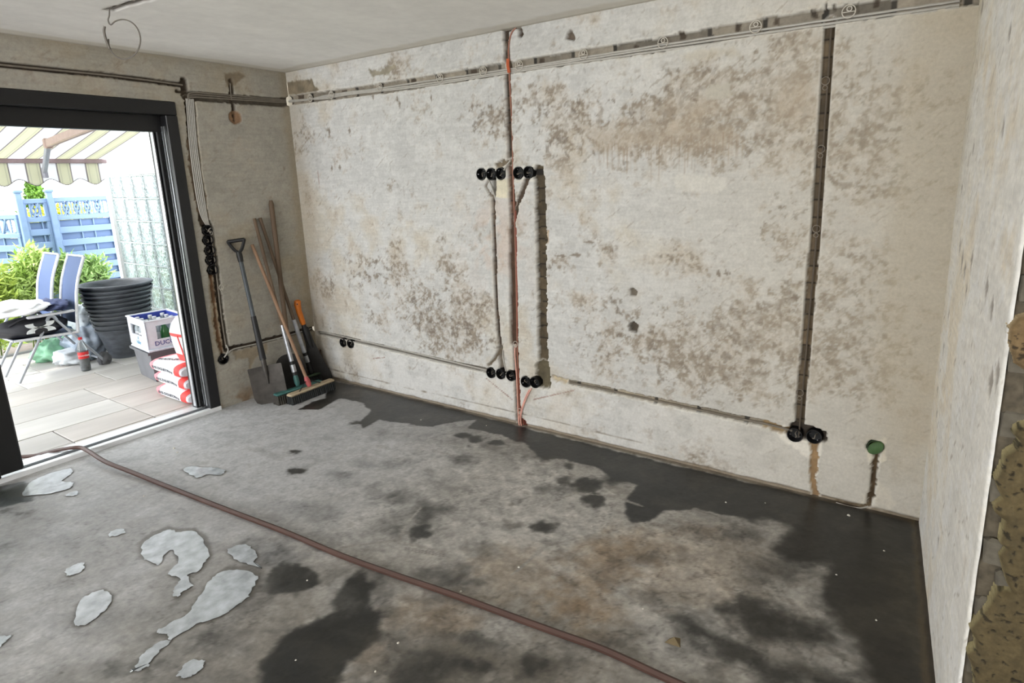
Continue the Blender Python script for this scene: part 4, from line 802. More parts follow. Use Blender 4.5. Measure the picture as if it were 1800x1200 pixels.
def broom(label, head_a, head_b, ht, bw, body, bristle, bristle_len, handle_pts, handle_m, hr, sleeve=None, socket_m=None, name='broom', brace=False, bcol2=None):
    """push broom: a wooden or plastic back from head_a to head_b, bristle tufts under it, a stick"""
    A_, B_ = Vector(head_a), Vector(head_b); ax = (B_-A_).normalized(); ln = (B_-A_).length; c = (A_+B_)/2; up = Vector((0, 0, 1)); sd = up.cross(ax).normalized()
    R = Matrix((ax, sd, up)).transposed()
    t = thing(name, label, 'broom', (c.x, c.y, 0))
    part(MB().box(c+up*(bristle_len+ht/2), (ln, bw, ht), R, bev=.008), 'broom_head', body, t, True)
    mb = MB(); n = int(ln/.017)
    for i in range(n):
        for j in range(4):
            q = c+ax*(-ln/2+.012+(ln-.024)*i/(n-1))+sd*(bw*(-.36+.24*j)); q1 = q+up*bristle_len; q0 = q+sd*((j-1.5)*.007+random.uniform(-.003, .003))+ax*random.uniform(-.004, .004)+up*.001
            mb.tube([q1, lerp(q1, q0, .5), q0], .006, 6, rs=[.005, .008, .0105])
    part(mb, 'bristles', bristle, t, label='rows of dark bristle tufts')
    P = [Vector(p) for p in handle_pts]; part(MB().tube(P, hr, 10), 'broomstick', handle_m, t, True)
    if socket_m: part(MB().tube([P[0], lerp(P[0], P[-1], .02), lerp(P[0], P[-1], .05), lerp(P[0], P[-1], .07)], hr, 10, rs=[hr*1.1, hr*1.7, hr*1.6, hr*1.15]), 'stick_socket', socket_m, t, True, 'faded red stick socket' if 'red' in label else None)
    if sleeve:
        for (s0, s1, m_, rr, nm, lb) in sleeve: part(MB().tube([lerp(P[0], P[-1], s0), lerp(P[0], P[-1], s1)], rr, 12), nm, m_, t, True, lb)
    if brace: part(MB().tube([lerp(P[0], P[-1], .05), c-ax*ln*.30+up*(bristle_len+ht)+sd*-.02], .004, 6).tube([lerp(P[0], P[-1], .05), c+ax*ln*.22+up*(bristle_len+ht)], .004, 6), 'brace', blackp, t)
    return t
def fp(u, v, z=0): return V3(onz(u, v, z))
# front street broom: pale wooden back, red socket
ha, hb = fp(508, 714, .0)+Vector((-.02, .02, 0)), fp(586, 682, 0)
hc = (ha+hb)/2
broom('frontmost broom with pale wooden back, black bristles and red stick socket', ha, hb, .022, .062, mat('pale_beech', (176, 160, 134), .6, var=.1), mat('black_bristle', (18, 22, 22), .7, var=.4, scale=60), .062,
      [hc+Vector((-.005, -.01, .085)), V3(onx(443, 430, .02))], woodl, .0125, None, mat('faded_red', (176, 84, 84), .6), brace=True)
# teal broom behind it
ha2, hb2 = fp(485, 712, 0), fp(566, 685, 0); hc2 = (ha2+hb2)/2
teal = mat('teal_plastic', (58, 104, 100), .5, var=.15)
slv = [(.15, .37, silv, .0175, 'metal_sleeve', 'bright zinc sleeve'), (.065, .15, blackp, .019, 'joint', None), (.085, .13, silv, .0195, 'joint_collar', 'bright clamp on the joint')]
broom('broom with teal plastic back and grey bristles behind the street broom', ha2, hb2, .018, .060, teal, mat('grey_bristle', (58, 54, 48), .8, var=.4, scale=60), .070,
      [Vector((hc2.x-.02, hc2.y+.01, .09)), V3(onx(447, 384, .02))], woodd, .0125, slv, teal)
# dark-headed broom at the back, its stick in a zinc sleeve
hc3 = fp(556, 676, 0)+Vector((-.07, .05, 0)); axd = (hb2-ha2).normalized()
broom('dark-headed broom farthest back, with a zinc sleeve on its brown stick', hc3-axd*.17, hc3+axd*.15, .02, .06, mat('dark_green_plastic', (44, 62, 40), .6), mat('black_bristle', (18, 22, 22), .7), .06,
      [Vector((hc3.x-.005, hc3.y-.03, .075)), V3(onx(457, 383, .02))], woodd, .0125, slv, blackp)
# long-handled round shovel
a = Vector((.115, -.335, .006)); b = V3(onx(476, 352, .025)); o, x, y, z = frame_between(a, b, TOW)
t = thing('round_shovel', 'round dark shovel with the longest wooden handle, blade half hidden behind the brooms', 'shovel', a)
out = [(.118*math.copysign(abs(math.sin(q))**.8, math.sin(q)), .148-.148*math.copysign(abs(math.cos(q))**.75, math.cos(q))) for q in np.linspace(0, 2*math.pi, 29)[:-1]]
part(blade(MB(), o, x, y, z, out, .0025, .03), 'blade', steeld, t, True)
part(MB().tube([o+z*.18, o+z*.30, o+z*.42], .016, 12, rs=[.010, .019, .019]), 'blade_socket', steeld, t, True)
LN = (b-a).length; part(MB().tube([o+z*.36, o+z*(LN*.55), o+z*(LN-.03), o+z*LN], .018, 12, rs=[.0165, .0185, .0190, .012]), 'handle', woodd, t, True)
# orange-gripped cutter
top = V3(onx(519, 528, .035)); a = Vector((.14, -.075, .006)); o, x, y, z = frame_between(a, top, TOW); LN = (top-a).length
t = thing('edging_tool', 'orange-gripped black tool widening to a flat blade, standing in the room corner', 'tool', a)
og = mat('orange_grip', (204, 112, 26), .5, var=.15, scale=20)
part(blade(MB(), o, x, y, z, [(-.085, .0), (.085, .0), (.080, .05), (.035, .34), (.026, .48), (-.026, .48), (-.035, .34), (-.080, .05)], .004), 'blade', steeld, t, False)
part(MB().tube([o+z*.30, o+z*.44, o+z*(LN-.20)], .02, 10, rs=[.016, .024, .017]), 'shaft', blackp, t, True)
part(MB().tube([o+z*(LN-.235), o+z*(LN-.19), o+z*(LN-.09), o+z*(LN-.035)-x*.006, o+z*(LN-.008)-x*.016, o+z*LN-x*.018], .02, 12, rs=[.013, .022, .023, .027, .026, .014]), 'grip', og, t, True, 'orange grip with a hooked pommel')
part(MB().tube([o+z*(LN-.03)-x*.010+y*.028, o+z*(LN-.03)-x*.010-y*.028], .006, 8), 'grip_hole', blackp, t)
# thin rod leaning on the long wall
p1, p2 = ony(563, 614, -.012), fp(577, 662, 0); t = MB().tube([tuple(p1), (p2[0]-.01, -.03, .004)], .006, 8).build('metal_rod', mat('rusty_rod', (86, 66, 54), .7)); tag(t, 'thin rusty rod leaning on the long wall beside the room corner', 'rod')
# ================================================================== the patio and what is beyond
ZP = -.03
def tb(u, v): return V3(onz(u, v, ZP))
tm = [mat('paving_stone_%s' % k, c, .7, var=.14, scale=5, stretch=(1, .18, 1), bump=.15) for k, c in (('warm', (190, 184, 178)), ('pale', (198, 195, 190)), ('grey', (184, 180, 175)))]
patio = MB().box((-2.2, -1.9, ZP-.06), (4.0, 5.0, .08)).build('floor.002', mat('joint_sand', (122, 112, 104), .9)); tag(patio, kind='structure')
xs = [-.24, -.385, -.75, -1.145, -1.64, -2.09, -2.58, -3.06, -3.58]
for i in range(len(xs)-1):
    xa, xb = xs[i+1], xs[i]; off = (-1.18, -1.18, -1.18, -1.18, -.93, -1.43, -1.18, -.93)[i]; yy = sorted(off+k*(.51 if i < 1 else .51 if i == 1 else 1.02 if i == 3 else .76) for k in range(-5, 4))
    yy = [max(-4.2, min(-.01, q)) for q in yy]
    for ya, yb in zip(yy[:-1], yy[1:]):
        if yb-ya < .03: continue
        m = MB().box((0, 0, 0), (xb-xa-.007, yb-ya-.007, .03), bev=.003); o = m.build('tile', tm[(i*3+int((ya+9)*7)) % 3], patio); o.location = ((xa+xb)/2, (ya+yb)/2, ZP-.015+random.uniform(-.001, .001))
garden = MB().box((-11, 1., -.12), (15, 24, .08)).build('ground', mat('garden_soil', (96, 110, 62), .95, var=.4, scale=6, bump=.5)); tag(garden, kind='structure')
MBk = MB().box((-3.60, -2.0, ZP-.01), (.04, 4.2, .06)); tag(MBk.build('trim_1', mat('kerb_grey', (150, 150, 150), .8)), kind='structure')

# ---- glass block wall in line with the long wall
whitep = mat('white_render', (232, 232, 230), .85, var=.05, scale=12, bump=.2)
gb = bpy.data.materials.new('glass_block'); gb.use_nodes = True; N = gb.node_tree.nodes; L = gb.node_tree.links; b = N['Principled BSDF']
b.inputs['Base Color'].default_value = (.72, .86, .84, 1); b.inputs['Roughness'].default_value = .08; b.inputs['Transmission Weight'].default_value = .75; b.inputs['IOR'].default_value = 1.25
tc = N.new('ShaderNodeTexCoord'); mp = N.new('ShaderNodeMapping'); mp.inputs['Scale'].default_value = (1, 1, .55); n = N.new('ShaderNodeTexNoise'); n.inputs['Scale'].default_value = 34; n.inputs['Detail'].default_value = 2; n.inputs['Distortion'].default_value = 1.6
L.new(tc.outputs['Object'], mp.inputs[0]); L.new(mp.outputs[0], n.inputs['Vector']); bp = N.new('ShaderNodeBump'); bp.inputs['Strength'].default_value = 1.; bp.inputs['Distance'].default_value = .025; L.new(n.outputs['Fac'], bp.inputs['Height']); L.new(bp.outputs[0], b.inputs['Normal'])
r = N.new('ShaderNodeValToRGB'); L.new(n.outputs['Fac'], r.inputs[0]); r.color_ramp.elements[0].position = .40; r.color_ramp.elements[0].color = (.30, .42, .42, 1); r.color_ramp.elements[1].position = .52; r.color_ramp.elements[1].color = (.86, .95, .94, 1); L.new(r.outputs[0], b.inputs['Base Color'])
gw = thing('glass_block_wall', 'wall of clear rippled glass blocks along the patio edge', 'wall', (-2.0, .045, ZP))
GX0, GX1, GZ0, ST = -3.46, -.36, .085, .2425
nx = 12; nz = 7
mb = MB()
for i in range(nx+1): mb.box((GX0+i*(GX1-GX0)/nx, .05, (GZ0+GZ0+nz*ST)/2), (.012, .070, nz*ST+.012))
for k in range(nz+1): mb.box(((GX0+GX1)/2, .05, GZ0+k*ST), (GX1-GX0+.012, .070, .012))
j = part(mb, 'mortar_joint', mat('pale_joint', (196, 204, 204), .8), gw); j['kind'] = 'stuff'
w_ = (GX1-GX0)/nx; m = MB().box((0, 0, 0), (w_-.013, .085, ST-.013), bev=.010); gm_ = bpy.data.meshes.new('glass_block'); gm_.from_pydata(m.v, [], m.f); gm_.materials.append(gb)
for i in range(nx):
    for k in range(nz):
        o = bpy.data.objects.new('glass_block', gm_); COL.objects.link(o); o.parent = gw; o.location = Vector((GX0+(i+.5)*w_, .05, GZ0+(k+.5)*ST))-gw.location
tag(MB().box((-1.92, .06, GZ0+nz*ST+.45), (3.2, .10, .88)).build('trim_2', whitep), kind='structure')
tag(MB().box((-1.92, .05, .02), (3.2, .13, .13)).build('trim_3', whitep), kind='structure')
tag(MB().box((-3.50, .05, .95), (.07, .13, 1.98)).build('trim_4', whitep), kind='structure')
# low bench boards at the foot of the glass wall
bw = mat('pale_blue_board', (186, 198, 216), .5, var=.08, scale=10, stretch=(.1, 1, 1))
for i, (y_, z_, l_) in enumerate(((-.10, .45, 'upper pale blue board on the ledge at the foot of the glass wall'), (-.14, .37, 'lower pale blue board on the ledge behind the crate'))):
    tag(MB().box((-1.15, y_, z_), (1.1, .16, .03), bev=.006).build('ledge_board', bw), l_, 'board', 'pale boards at the glass wall')
ls = thing('ledge_block', 'grey-blue block carrying the pale boards behind the crate', 'block', (-1.15, -.10, ZP)); part(MB().box((-1.15, -.10, .164), (1.0, .13, .38), bev=.008), 'block_body', mat('slate_block', (120, 132, 152), .7), ls)
part(MB().box((-1.15, -.10, .42), (.9, .05, .028)), 'spacer', mat('slate_block', (120, 132, 152), .7), ls)

# ---- awning
aw = thing('awning', 'white and cream striped awning with scalloped valance over the patio', 'awning', (-.30, -1.6, 2.56))
fab = bpy.data.materials.new('awning_fabric'); fab.use_nodes = True; N = fab.node_tree.nodes; L = fab.node_tree.links; b = N['Principled BSDF']; b.inputs['Roughness'].default_value = .85
tc = N.new('ShaderNodeTexCoord'); sx = N.new('ShaderNodeSeparateXYZ'); L.new(tc.outputs['Object'], sx.inputs[0])
ma = N.new('ShaderNodeMath'); ma.operation = 'MULTIPLY_ADD'; ma.inputs[1].default_value = 1/.248; ma.inputs[2].default_value = 40.; L.new(sx.outputs['Y'], ma.inputs[0])
fc = N.new('ShaderNodeMath'); fc.operation = 'FRACT'; L.new(ma.outputs[0], fc.inputs[0])
r = N.new('ShaderNodeValToRGB'); r.color_ramp.interpolation = 'CONSTANT'; L.new(fc.outputs[0], r.inputs[0])
GL_ = srgb((150, 144, 146)); CR = srgb((206, 205, 188)); WH = srgb((224, 224, 226)); GR2 = srgb((190, 190, 176))
els = [(0, GL_), (.045, CR), (.10, GR2), (.13, CR), (.36, GR2), (.40, CR), (.46, GL_), (.50, WH)]
while len(r.color_ramp.elements) < len(els): r.color_ramp.elements.new(.5)
for e_, (p_, c_) in zip(r.color_ramp.elements, els): e_.position = p_; e_.color = (*c_, 1)
L.new(r.outputs[0], b.inputs['Base Color']); tl = N.new('ShaderNodeBsdfTranslucent'); L.new(r.outputs[0], tl.inputs[0]); ms = N.new('ShaderNodeMixShader'); ms.inputs[0].default_value = .5
L.new(b.outputs[0], ms.inputs[1]); L.new(tl.outputs[0], ms.inputs[2]); L.new(ms.outputs[0], N['Material Output'].inputs[0])
YR, YL = -.20, -4.2; XB, ZB, ZT = -3.0, 1.935, 2.58
aw0 = Vector(aw.location)
mb = MB(); n_ = 60
for s_ in (0, .004):
    for i in range(n_+1):
        for k in range(7): tt = k/6; mb.v.append((-.34+(XB+.34)*tt, YR+(YL-YR)*i/n_, ZT+(ZB+.02-ZT)*tt-.03*math.sin(math.pi*tt)+s_))
for i in range(n_):
    for k in range(6):
        q = [i*7+k, i*7+k+1, (i+1)*7+k+1, (i+1)*7+k]; mb.f.append(tuple(q)); mb.f.append(tuple(v+(n_+1)*7 for v in reversed(q)))
part(mb, 'canopy', fab, aw, True)
mb = MB(); n_ = 260
for i in range(n_+1):
    yy = YR-.0+(YL-YR)*i/n_; ph = ((yy-aw0.y)/.248+40) % 1; zb = ZB-.205-.030*math.cos(2*math.pi*(ph-.25)); wv_ = .006*math.sin(2*math.pi*ph*1.0)
    for (x_, z_) in ((XB-.01, ZB-.005), (XB-.012+wv_, (ZB+zb)/2), (XB-.008+wv_*1.5, zb)): mb.v.append((x_, yy, z_))
    for (x_, z_) in ((XB-.014, ZB-.005), (XB-.016+wv_, (ZB+zb)/2), (XB-.012+wv_*1.5, zb)): mb.v.append((x_, yy, z_))
for i in range(n_):
    for k in (0, 1, 3, 4): q = (i*6+k, i*6+k+1, (i+1)*6+k+1, (i+1)*6+k); mb.f.append(q if k > 2 else tuple(reversed(q)))
part(mb, 'valance', fab, aw, True, 'scalloped valance hanging from the front bar')
mb = MB(); P = []
for i in range(n_+1):
    yy = YR+(YL-YR)*i/n_; ph = ((yy-aw0.y)/.248+40) % 1; P.append((XB-.010+.009*math.sin(2*math.pi*ph), yy, ZB-.205-.030*math.cos(2*math.pi*(ph-.25))))
part(MB().tube(P, .0045, 4), 'valance_piping', mat('grey_piping', (98, 90, 94), .8), aw)
mauve = mat('mauve_bar', (148, 128, 130), .5, var=.06); armm = mat('dusty_pink_arm', (176, 152, 142), .5, var=.08); greyarm = mat('grey_arm', (158, 158, 170), .5)
part(MB().box((XB, (YL-.165)/2, ZB), (.05, (-.165-YL), .042), bev=.006), 'front_bar', mauve, aw)
part(MB().box((-.36, (YL+YR)/2, 2.62), (.12, YR-YL, .12), bev=.02), 'roller_cassette', whitep, aw)
el = V3(onx(84, 252, -1.75)); w1 = V3(onx(152, 225, -.9)); dr = (w1-el); wend = el+dr*1.55
q = frame_between(el, wend, (0, 0, 1)); R = Matrix((q[1], q[2], q[3])).transposed()
part(MB().box((el+wend)/2, (.042, .065, (wend-el).length), R, bev=.008).box(el, (.06, .08, .05), R, bev=.01), 'upper_arm', armm, aw, False, 'dusty pink folding arm')
fe = V3(onx(78, 298, XB+.03)); q = frame_between(el, fe, (0, 0, 1)); R = Matrix((q[1], q[2], q[3])).transposed()
part(MB().box((el+fe)/2+Vector((0, 0, -.01)), (.035, .05, (fe-el).length), R, bev=.006).box(fe+Vector((0, 0, -.03)), (.05, .035, .10), None, .005), 'forearm', greyarm, aw)

# ---- blue fence at the garden end
bl1 = mat('blue_fence_paint', (112, 134, 166), .6, var=.08, scale=10, stretch=(1, .1, 1)); bl2 = mat('deep_blue_fence_paint', (88, 108, 142), .7, var=.08, scale=10, stretch=(1, .1, 1))
def fence_panel(label, c, ln, rotz, z0, z1, grp, nring):
    """a woven panel with ring lattice on top, built along local y then turned"""
    t = thing('garden_fence', label, 'fence', c, grp, (0, 0, rotz))
    def P_(mb, name, m, lb=None): o = mb.build(name, m, t); return tag(o, lb) if lb else o
    zt = z1-.235
    P_(MB().box((0, 0, z1-.025), (.045, ln, .05), bev=.004), 'top_rail', bl1); P_(MB().box((0, 0, zt), (.045, ln, .05), bev=.004), 'middle_rail', bl1); P_(MB().box((0, 0, z0+.03), (.045, ln, .06), bev=.004), 'bottom_rail', bl1)
    for s in (-1, 1): P_(MB().box((0, s*(ln/2-.02), (z0+z1)/2), (.04, .035, z1-z0), bev=.004), 'side_rail', bl1)
    nr_ = nring; pitch = (ln-.06)/nr_; cz = (zt+z1-.025)/2
    for i in range(nr_): P_(MB().torus((0, -ln/2+.03+pitch*(i+.5), cz), .082, .012, (1, 0, 0), 24, 6), 'lattice_ring', bl1)
    for i in range(nr_-1):
        yc = -ln/2+.03+pitch*(i+1); P_(MB().tube([(.012, yc-.03, cz-.085), (.012, yc+.03, cz+.085)], .010, 6).tube([(-.012, yc+.03, cz-.085), (-.012, yc-.03, cz+.085)], .010, 6), 'lattice_cross', bl1)
    for i in range(nr_): P_(MB().box((0, -ln/2+.03+pitch*(i+.5), cz), (.012, .014, .16)), 'lattice_bar', bl1)
    z = zt-.03; k = 0; nb = max(2, int(ln/.17))
    while z > z0+.10:
        P_(MB().box((-.014, 0, z-.038), (.012, ln-.05, .078)), 'back_slat', bl2)
        P_(MB().box((.014, 0, z-.112), (.014, ln-.05, .072), bev=.003), 'front_slat', bl1)
        z -= .149; k += 1
    for i in range(nb+1): P_(MB().box((-.001, -ln/2+.04+(ln-.08)*i/nb+(.04 if i % 2 else 0), (z0+zt)/2), (.014, .012, zt-z0-.02)), 'batten', bl1)
    return t
XF = -4.2
fence_panel('wide blue woven fence panel with ring lattice beside the glass wall', (XF, -.028, 0), .60, 0, -.05, 1.572, 'blue woven fence panels', 5)
fence_panel('narrow blue woven fence panel between the two capped posts', (XF, -.485, 0), .24, 0, -.05, 1.565, 'blue woven fence panels', 2)
fence_panel('blue woven fence panel turned away behind the shrubs, past the outer post', (XF-.30, -.80, 0), .60, math.radians(-58), -.05, 1.40, 'blue woven fence panels', 4)
for i, (y_, l_) in enumerate(((-.34, 'blue capped fence post between the two straight panels'), (-.625, 'blue capped fence post where the fence turns a corner'))):
    t = thing('fence_post', l_, 'post', (XF+.03, y_, -.06), 'blue fence posts')
    part(MB().box((XF+.03, y_, .79), (.055, .055, 1.70), bev=.004), 'post_shaft', bl1, t); part(MB().box((XF+.03, y_, 1.65), (.082, .082, .035), bev=.008), 'post_cap', bl1, t)
t = thing('fence_post', 'white post closing the blue fence against the glass wall', 'post', (XF, .33, -.06)); part(MB().box((XF, .33, .78), (.06, .06, 1.68), bev=.004), 'post_shaft', whitep, t)

# ---- planting
def leaves(name_, centers, n, size, m, parent, seed, narrow=.22, up=.5, origin=(0, 0, 0)):
    r = np.random.RandomState(seed); V = []; F = []
    for i in range(n):
        c, rad = centers[r.randint(len(centers))]; d = r.normal(size=3); d /= np.linalg.norm(d); p = np.array(c)+d*np.array(rad)*r.uniform(.35, 1.)
        a = r.normal(size=3)+np.array([0, 0, up]); a /= np.linalg.norm(a); s = np.cross(a, r.normal(size=3)); s /= np.linalg.norm(s)+1e-9; ln = size*r.uniform(.6, 1.3); w = ln*narrow
        nn = np.cross(a, s)*ln*.15; b0 = len(V); V += [p, p+a*ln*.5+s*w+nn, p+a*ln, p+a*ln*.5-s*w+nn]; F.append((b0, b0+1, b0+2, b0+3))
    P = np.array(V)-np.array(origin); return npmesh(name_, P, np.array(F), m, parent, smooth=False)
gr1 = mat('bamboo_green', (178, 200, 116), .6, var=.4, scale=3); gr2 = mat('bright_leaf', (186, 206, 96), .6, var=.35, scale=3); gr3 = mat('fresh_leaf', (160, 190, 118), .6, var=.35, scale=3); stemm = mat('green_stem', (104, 120, 58), .7)
def shrub(name_, label, base, centers, n, size, m, seed, cat='plant', narrow=.16, up=.6, grp='garden plants beyond the patio'):
    t = thing(name_, label, cat, base, grp)
    f = leaves('foliage', centers, n, size, m, t, seed, narrow, up, origin=base); f['kind'] = 'stuff'
    mb = MB(); r = random.Random(seed)
    for i in range(9):
        c, rad = centers[i % len(centers)]; e_ = Vector(c)+Vector((r.uniform(-.6, .6)*rad[0], r.uniform(-.6, .6)*rad[1], r.uniform(.2, .9)*rad[2])); b_ = Vector(base)+Vector((r.uniform(-.1, .1), r.uniform(-.1, .1), 0))
        mb.tube([b_, lerp(b_, e_, .5)+Vector((r.uniform(-.04, .04), r.uniform(-.04, .04), 0)), e_], .006, 5, rs=[.008, .006, .003])
    part(mb, 'stems', stemm, t); return t
shrub('bamboo_grass', 'loose yellow-green bamboo grass behind the reclining chairs', (-3.85, -.75, -.05), [((-3.85, -.80, .55), (.16, .22, .42)), ((-3.85, -.70, .80), (.14, .20, .25)), ((-3.80, -.95, .45), (.16, .22, .4))], 3000, .12, gr1, 3, narrow=.09)
shrub('bamboo_grass', 'feathery green bamboo grass between chairs and tub stack', (-3.85, -.25, -.05), [((-3.85, -.30, .45), (.14, .20, .42)), ((-3.85, -.15, .65), (.12, .16, .26)), ((-3.85, -.42, .70), (.12, .14, .26))], 2800, .105, gr3, 5, narrow=.10)
shrub('bamboo_grass', 'tall yellow-green bamboo grass nearest the dark door leaf', (-3.7, -1.25, -.05), [((-3.7, -1.15, .5), (.18, .22, .5)), ((-3.7, -1.35, .75), (.18, .3, .45))], 3200, .12, gr2, 7, narrow=.10)
shrub('leafy_shrub', 'bright yellow-green leafy shrub behind the turned fence panel', (-5.1, -.85, -.05), [((-5.1, -.95, .9), (.25, .38, .5)), ((-5.1, -.85, .5), (.25, .38, .5))], 2200, .09, gr2, 9, narrow=.32, up=.1)
shrub('leafy_shrub', 'yellow-flecked shrub seen through the ring lattice', (-5.4, .25, -.05), [((-5.4, .15, 1.25), (.25, .45, .25)), ((-5.4, .35, .7), (.25, .45, .6))], 1800, .08, mat('flower_yellow', (196, 196, 60), .6, var=.4, scale=4), 11, narrow=.35, up=.1)
shrub('conifer', 'small pointed bright green conifer above the fence', (-6.0, .10, -.05), [((-6.0, .10, 1.0), (.22, .30, .7)), ((-6.0, .09, 1.55), (.10, .13, .22)), ((-6.0, .09, 1.72), (.06, .07, .12))], 4200, .05, mat('conifer_green', (104, 140, 58), .6, var=.4, scale=5), 13, 'tree', .3, .9)
# distant house corner
hs = thing('far_house', 'distant grey-roofed house low over the fence beside the valance', 'building', (-12.2, .9, -.05))
part(MB().box((-12.6, .75, .62), (.9, 1.3, 1.35)), 'wall', mat('far_pale_wall', (214, 220, 224), .9), hs)
part(MB().add([(-12.1, 0.0, 1.28), (-12.1, 1.55, 1.28), (-13.1, 1.55, 1.28), (-13.1, .0, 1.28), (-12.4, .1, 1.62), (-12.4, 1.40, 1.62), (-12.8, 1.4, 1.62), (-12.8, .1, 1.62)], [(0, 1, 5, 4), (1, 2, 6, 5), (2, 3, 7, 6), (3, 0, 4, 7), (4, 5, 6, 7), (3, 2, 1, 0)]), 'roof', mat('far_grey_roof', (126, 138, 134), .8), hs)
part(MB().box((-12.14, .9, .85), (.03, .3, .35)), 'window', mat('far_window', (70, 84, 96), .3), hs)

# ---- reclining garden chairs
tubem = mat('silver_tube', (168, 172, 178), .4, .25, var=.06); whitet = mat('white_tube', (226, 228, 232), .4); navy = mat('navy_mesh_fabric', (76, 92, 128), .8, var=.08, scale=200)
def chair(label, xn, dy=0., grp='folding reclining chairs'):
    t = thing('reclining_chair', label, 'chair', (xn-.19, -1.1+dy, ZP), grp)
    w = .36; xs_ = (xn, xn-w); D = lambda x_, y_, z_: Vector((x_, y_+dy, z_))
    for x_ in xs_:
        part(MB().tube([D(x_, -1.455, ZP+.012), D(x_, -1.16, .50)], .012, 8), 'leg', tubem, t, True); part(MB().tube([D(x_, -.77, ZP+.012), D(x_, -1.11, .50)], .012, 8), 'leg', tubem, t, True)
        part(MB().tube(smooth([D(x_, -1.17, .49), D(x_, -1.15, .525), D(x_, -1.12, .525), D(x_, -1.10, .49)], 3), .015, 8), 'pivot_bracket', tubem, t, True)
        part(MB().box(D(x_, -1.13, .548), (.045, .36, .024), None, .008), 'armrest', whitet, t, True)
        part(MB().tube(smooth([D(x_, -.955, .34), D(x_, -.93, .56), D(x_, -.885, .80), D(x_, -.795, 1.035)], 5), .014, 8), 'back_tube', whitet, t, True)
        part(MB().tube([D(x_, -1.43, .36), D(x_, -.95, .34)], .012, 8), 'seat_tube', whitet, t, True)
    for (y_, z_, nm) in ((-.795, 1.035, 'back_bar'), (-1.43, .36, 'seat_bar'), (-.955, .34, 'seat_bar'), (-.80, .03, 'foot_bar')): part(MB().tube([D(xs_[0], y_, z_), D(xs_[1], y_, z_)], .011, 8), nm, tubem, t, True)
    for nm, cv in (('back_fabric', [(-.945, .42), (-.93, .56), (-.905, .70), (-.885, .80), (-.84, .93), (-.80, 1.025)]), ('seat_fabric', [(-1.42, .362), (-1.3, .352), (-1.15, .345), (-.97, .342)])):
        mb = MB(); n_ = len(cv)
        for s_ in (0, .006): mb.v += [tuple(D(x_, y_+s_, z_)) for (y_, z_) in cv for x_ in (xs_[0]-.012, xs_[1]+.012)]
        for k in range(n_-1): mb.f += [(2*k, 2*k+1, 2*k+3, 2*k+2), (2*n_+2*k+2, 2*n_+2*k+3, 2*n_+2*k+1, 2*n_+2*k)]
        part(mb, nm, navy, t, True)
    return t
chair('navy mesh garden chair with white rails, nearer the patio door', -2.30, .03)
chair('navy mesh garden chair with white rails, farther from the patio door', -2.80, .0)

# ---- crumpled soft things
def blobm(name, label, cat, c, rad, m, seed, amp=.25, f=2.6, group=None, flat=True, parent=None, nu=40, nv=24):
    r = np.random.RandomState(seed); th, ph = np.meshgrid(np.linspace(0, math.pi, nv), np.linspace(0, 2*math.pi, nu, endpoint=False), indexing='ij')
    X = np.sin(th)*np.cos(ph); Y = np.sin(th)*np.sin(ph); Z_ = np.cos(th); g = np.ones_like(X)
    for k in range(7):
        d = r.normal(size=3); d *= f*(1+.6*k)/np.linalg.norm(d); g += amp*(1/(1+.6*k))*(1-np.abs(np.sin(X*d[0]+Y*d[1]+Z_*d[2]+r.rand()*6))*1.3)*.6
    P = np.stack([X*rad[0]*g, Y*rad[1]*g, Z_*rad[2]*g], -1)
    if flat: P[..., 2] = np.maximum(P[..., 2], -rad[2]*.8)
    P = P.reshape(-1, 3); idx = np.arange(nu*nv).reshape(nv, nu); F = np.stack([idx[:-1], idx[1:], np.roll(idx, -1, 1)[1:], np.roll(idx, -1, 1)[:-1]], -1).reshape(-1, 4)
    o = npmesh(name, P, F, m, parent); o.location = c
    return tag(o, label, cat, group) if label else o
clothw = mat('white_cloth', (236, 236, 238), .9, var=.05); clothn = mat('navy_cloth', (62, 70, 104), .9, var=.35, scale=12); bagk = mat('black_nylon', (38, 38, 44), .6, var=.2, scale=14)
blobm('white_shirt', 'white shirt heaped over the chair arms above the black bag', 'clothes', (-2.52, -1.28, .615), (.26, .22, .062), clothw, 4, .30)
blobm('navy_shirt', 'navy and white striped shirt crumpled at the foot of the chair backs', 'clothes', (-2.50, -1.02, .600), (.20, .085, .048), clothn, 8, .45)
sh = thing('sneaker', 'white-strapped shoe resting on the chair arms, nearest the dark door leaf', 'shoe', (-2.42, -1.52, .57))
part(MB().box((-2.42, -1.50, .575), (.09, .20, .02), None, .009), 'sole', clothw, sh, True)
up_ = blobm('shoe_upper', None, None, (0, .01, .045), (.045, .10, .05), mat('lilac_mesh', (176, 172, 190), .8), 12, .10, parent=sh)
for k in range(3): part(MB().tube(smooth([(-2.47, -1.56+k*.05, .585), (-2.42, -1.555+k*.05, .665-k*.006), (-2.37, -1.56+k*.05, .585)], 4), .008, 6), 'strap', clothw, sh, True)
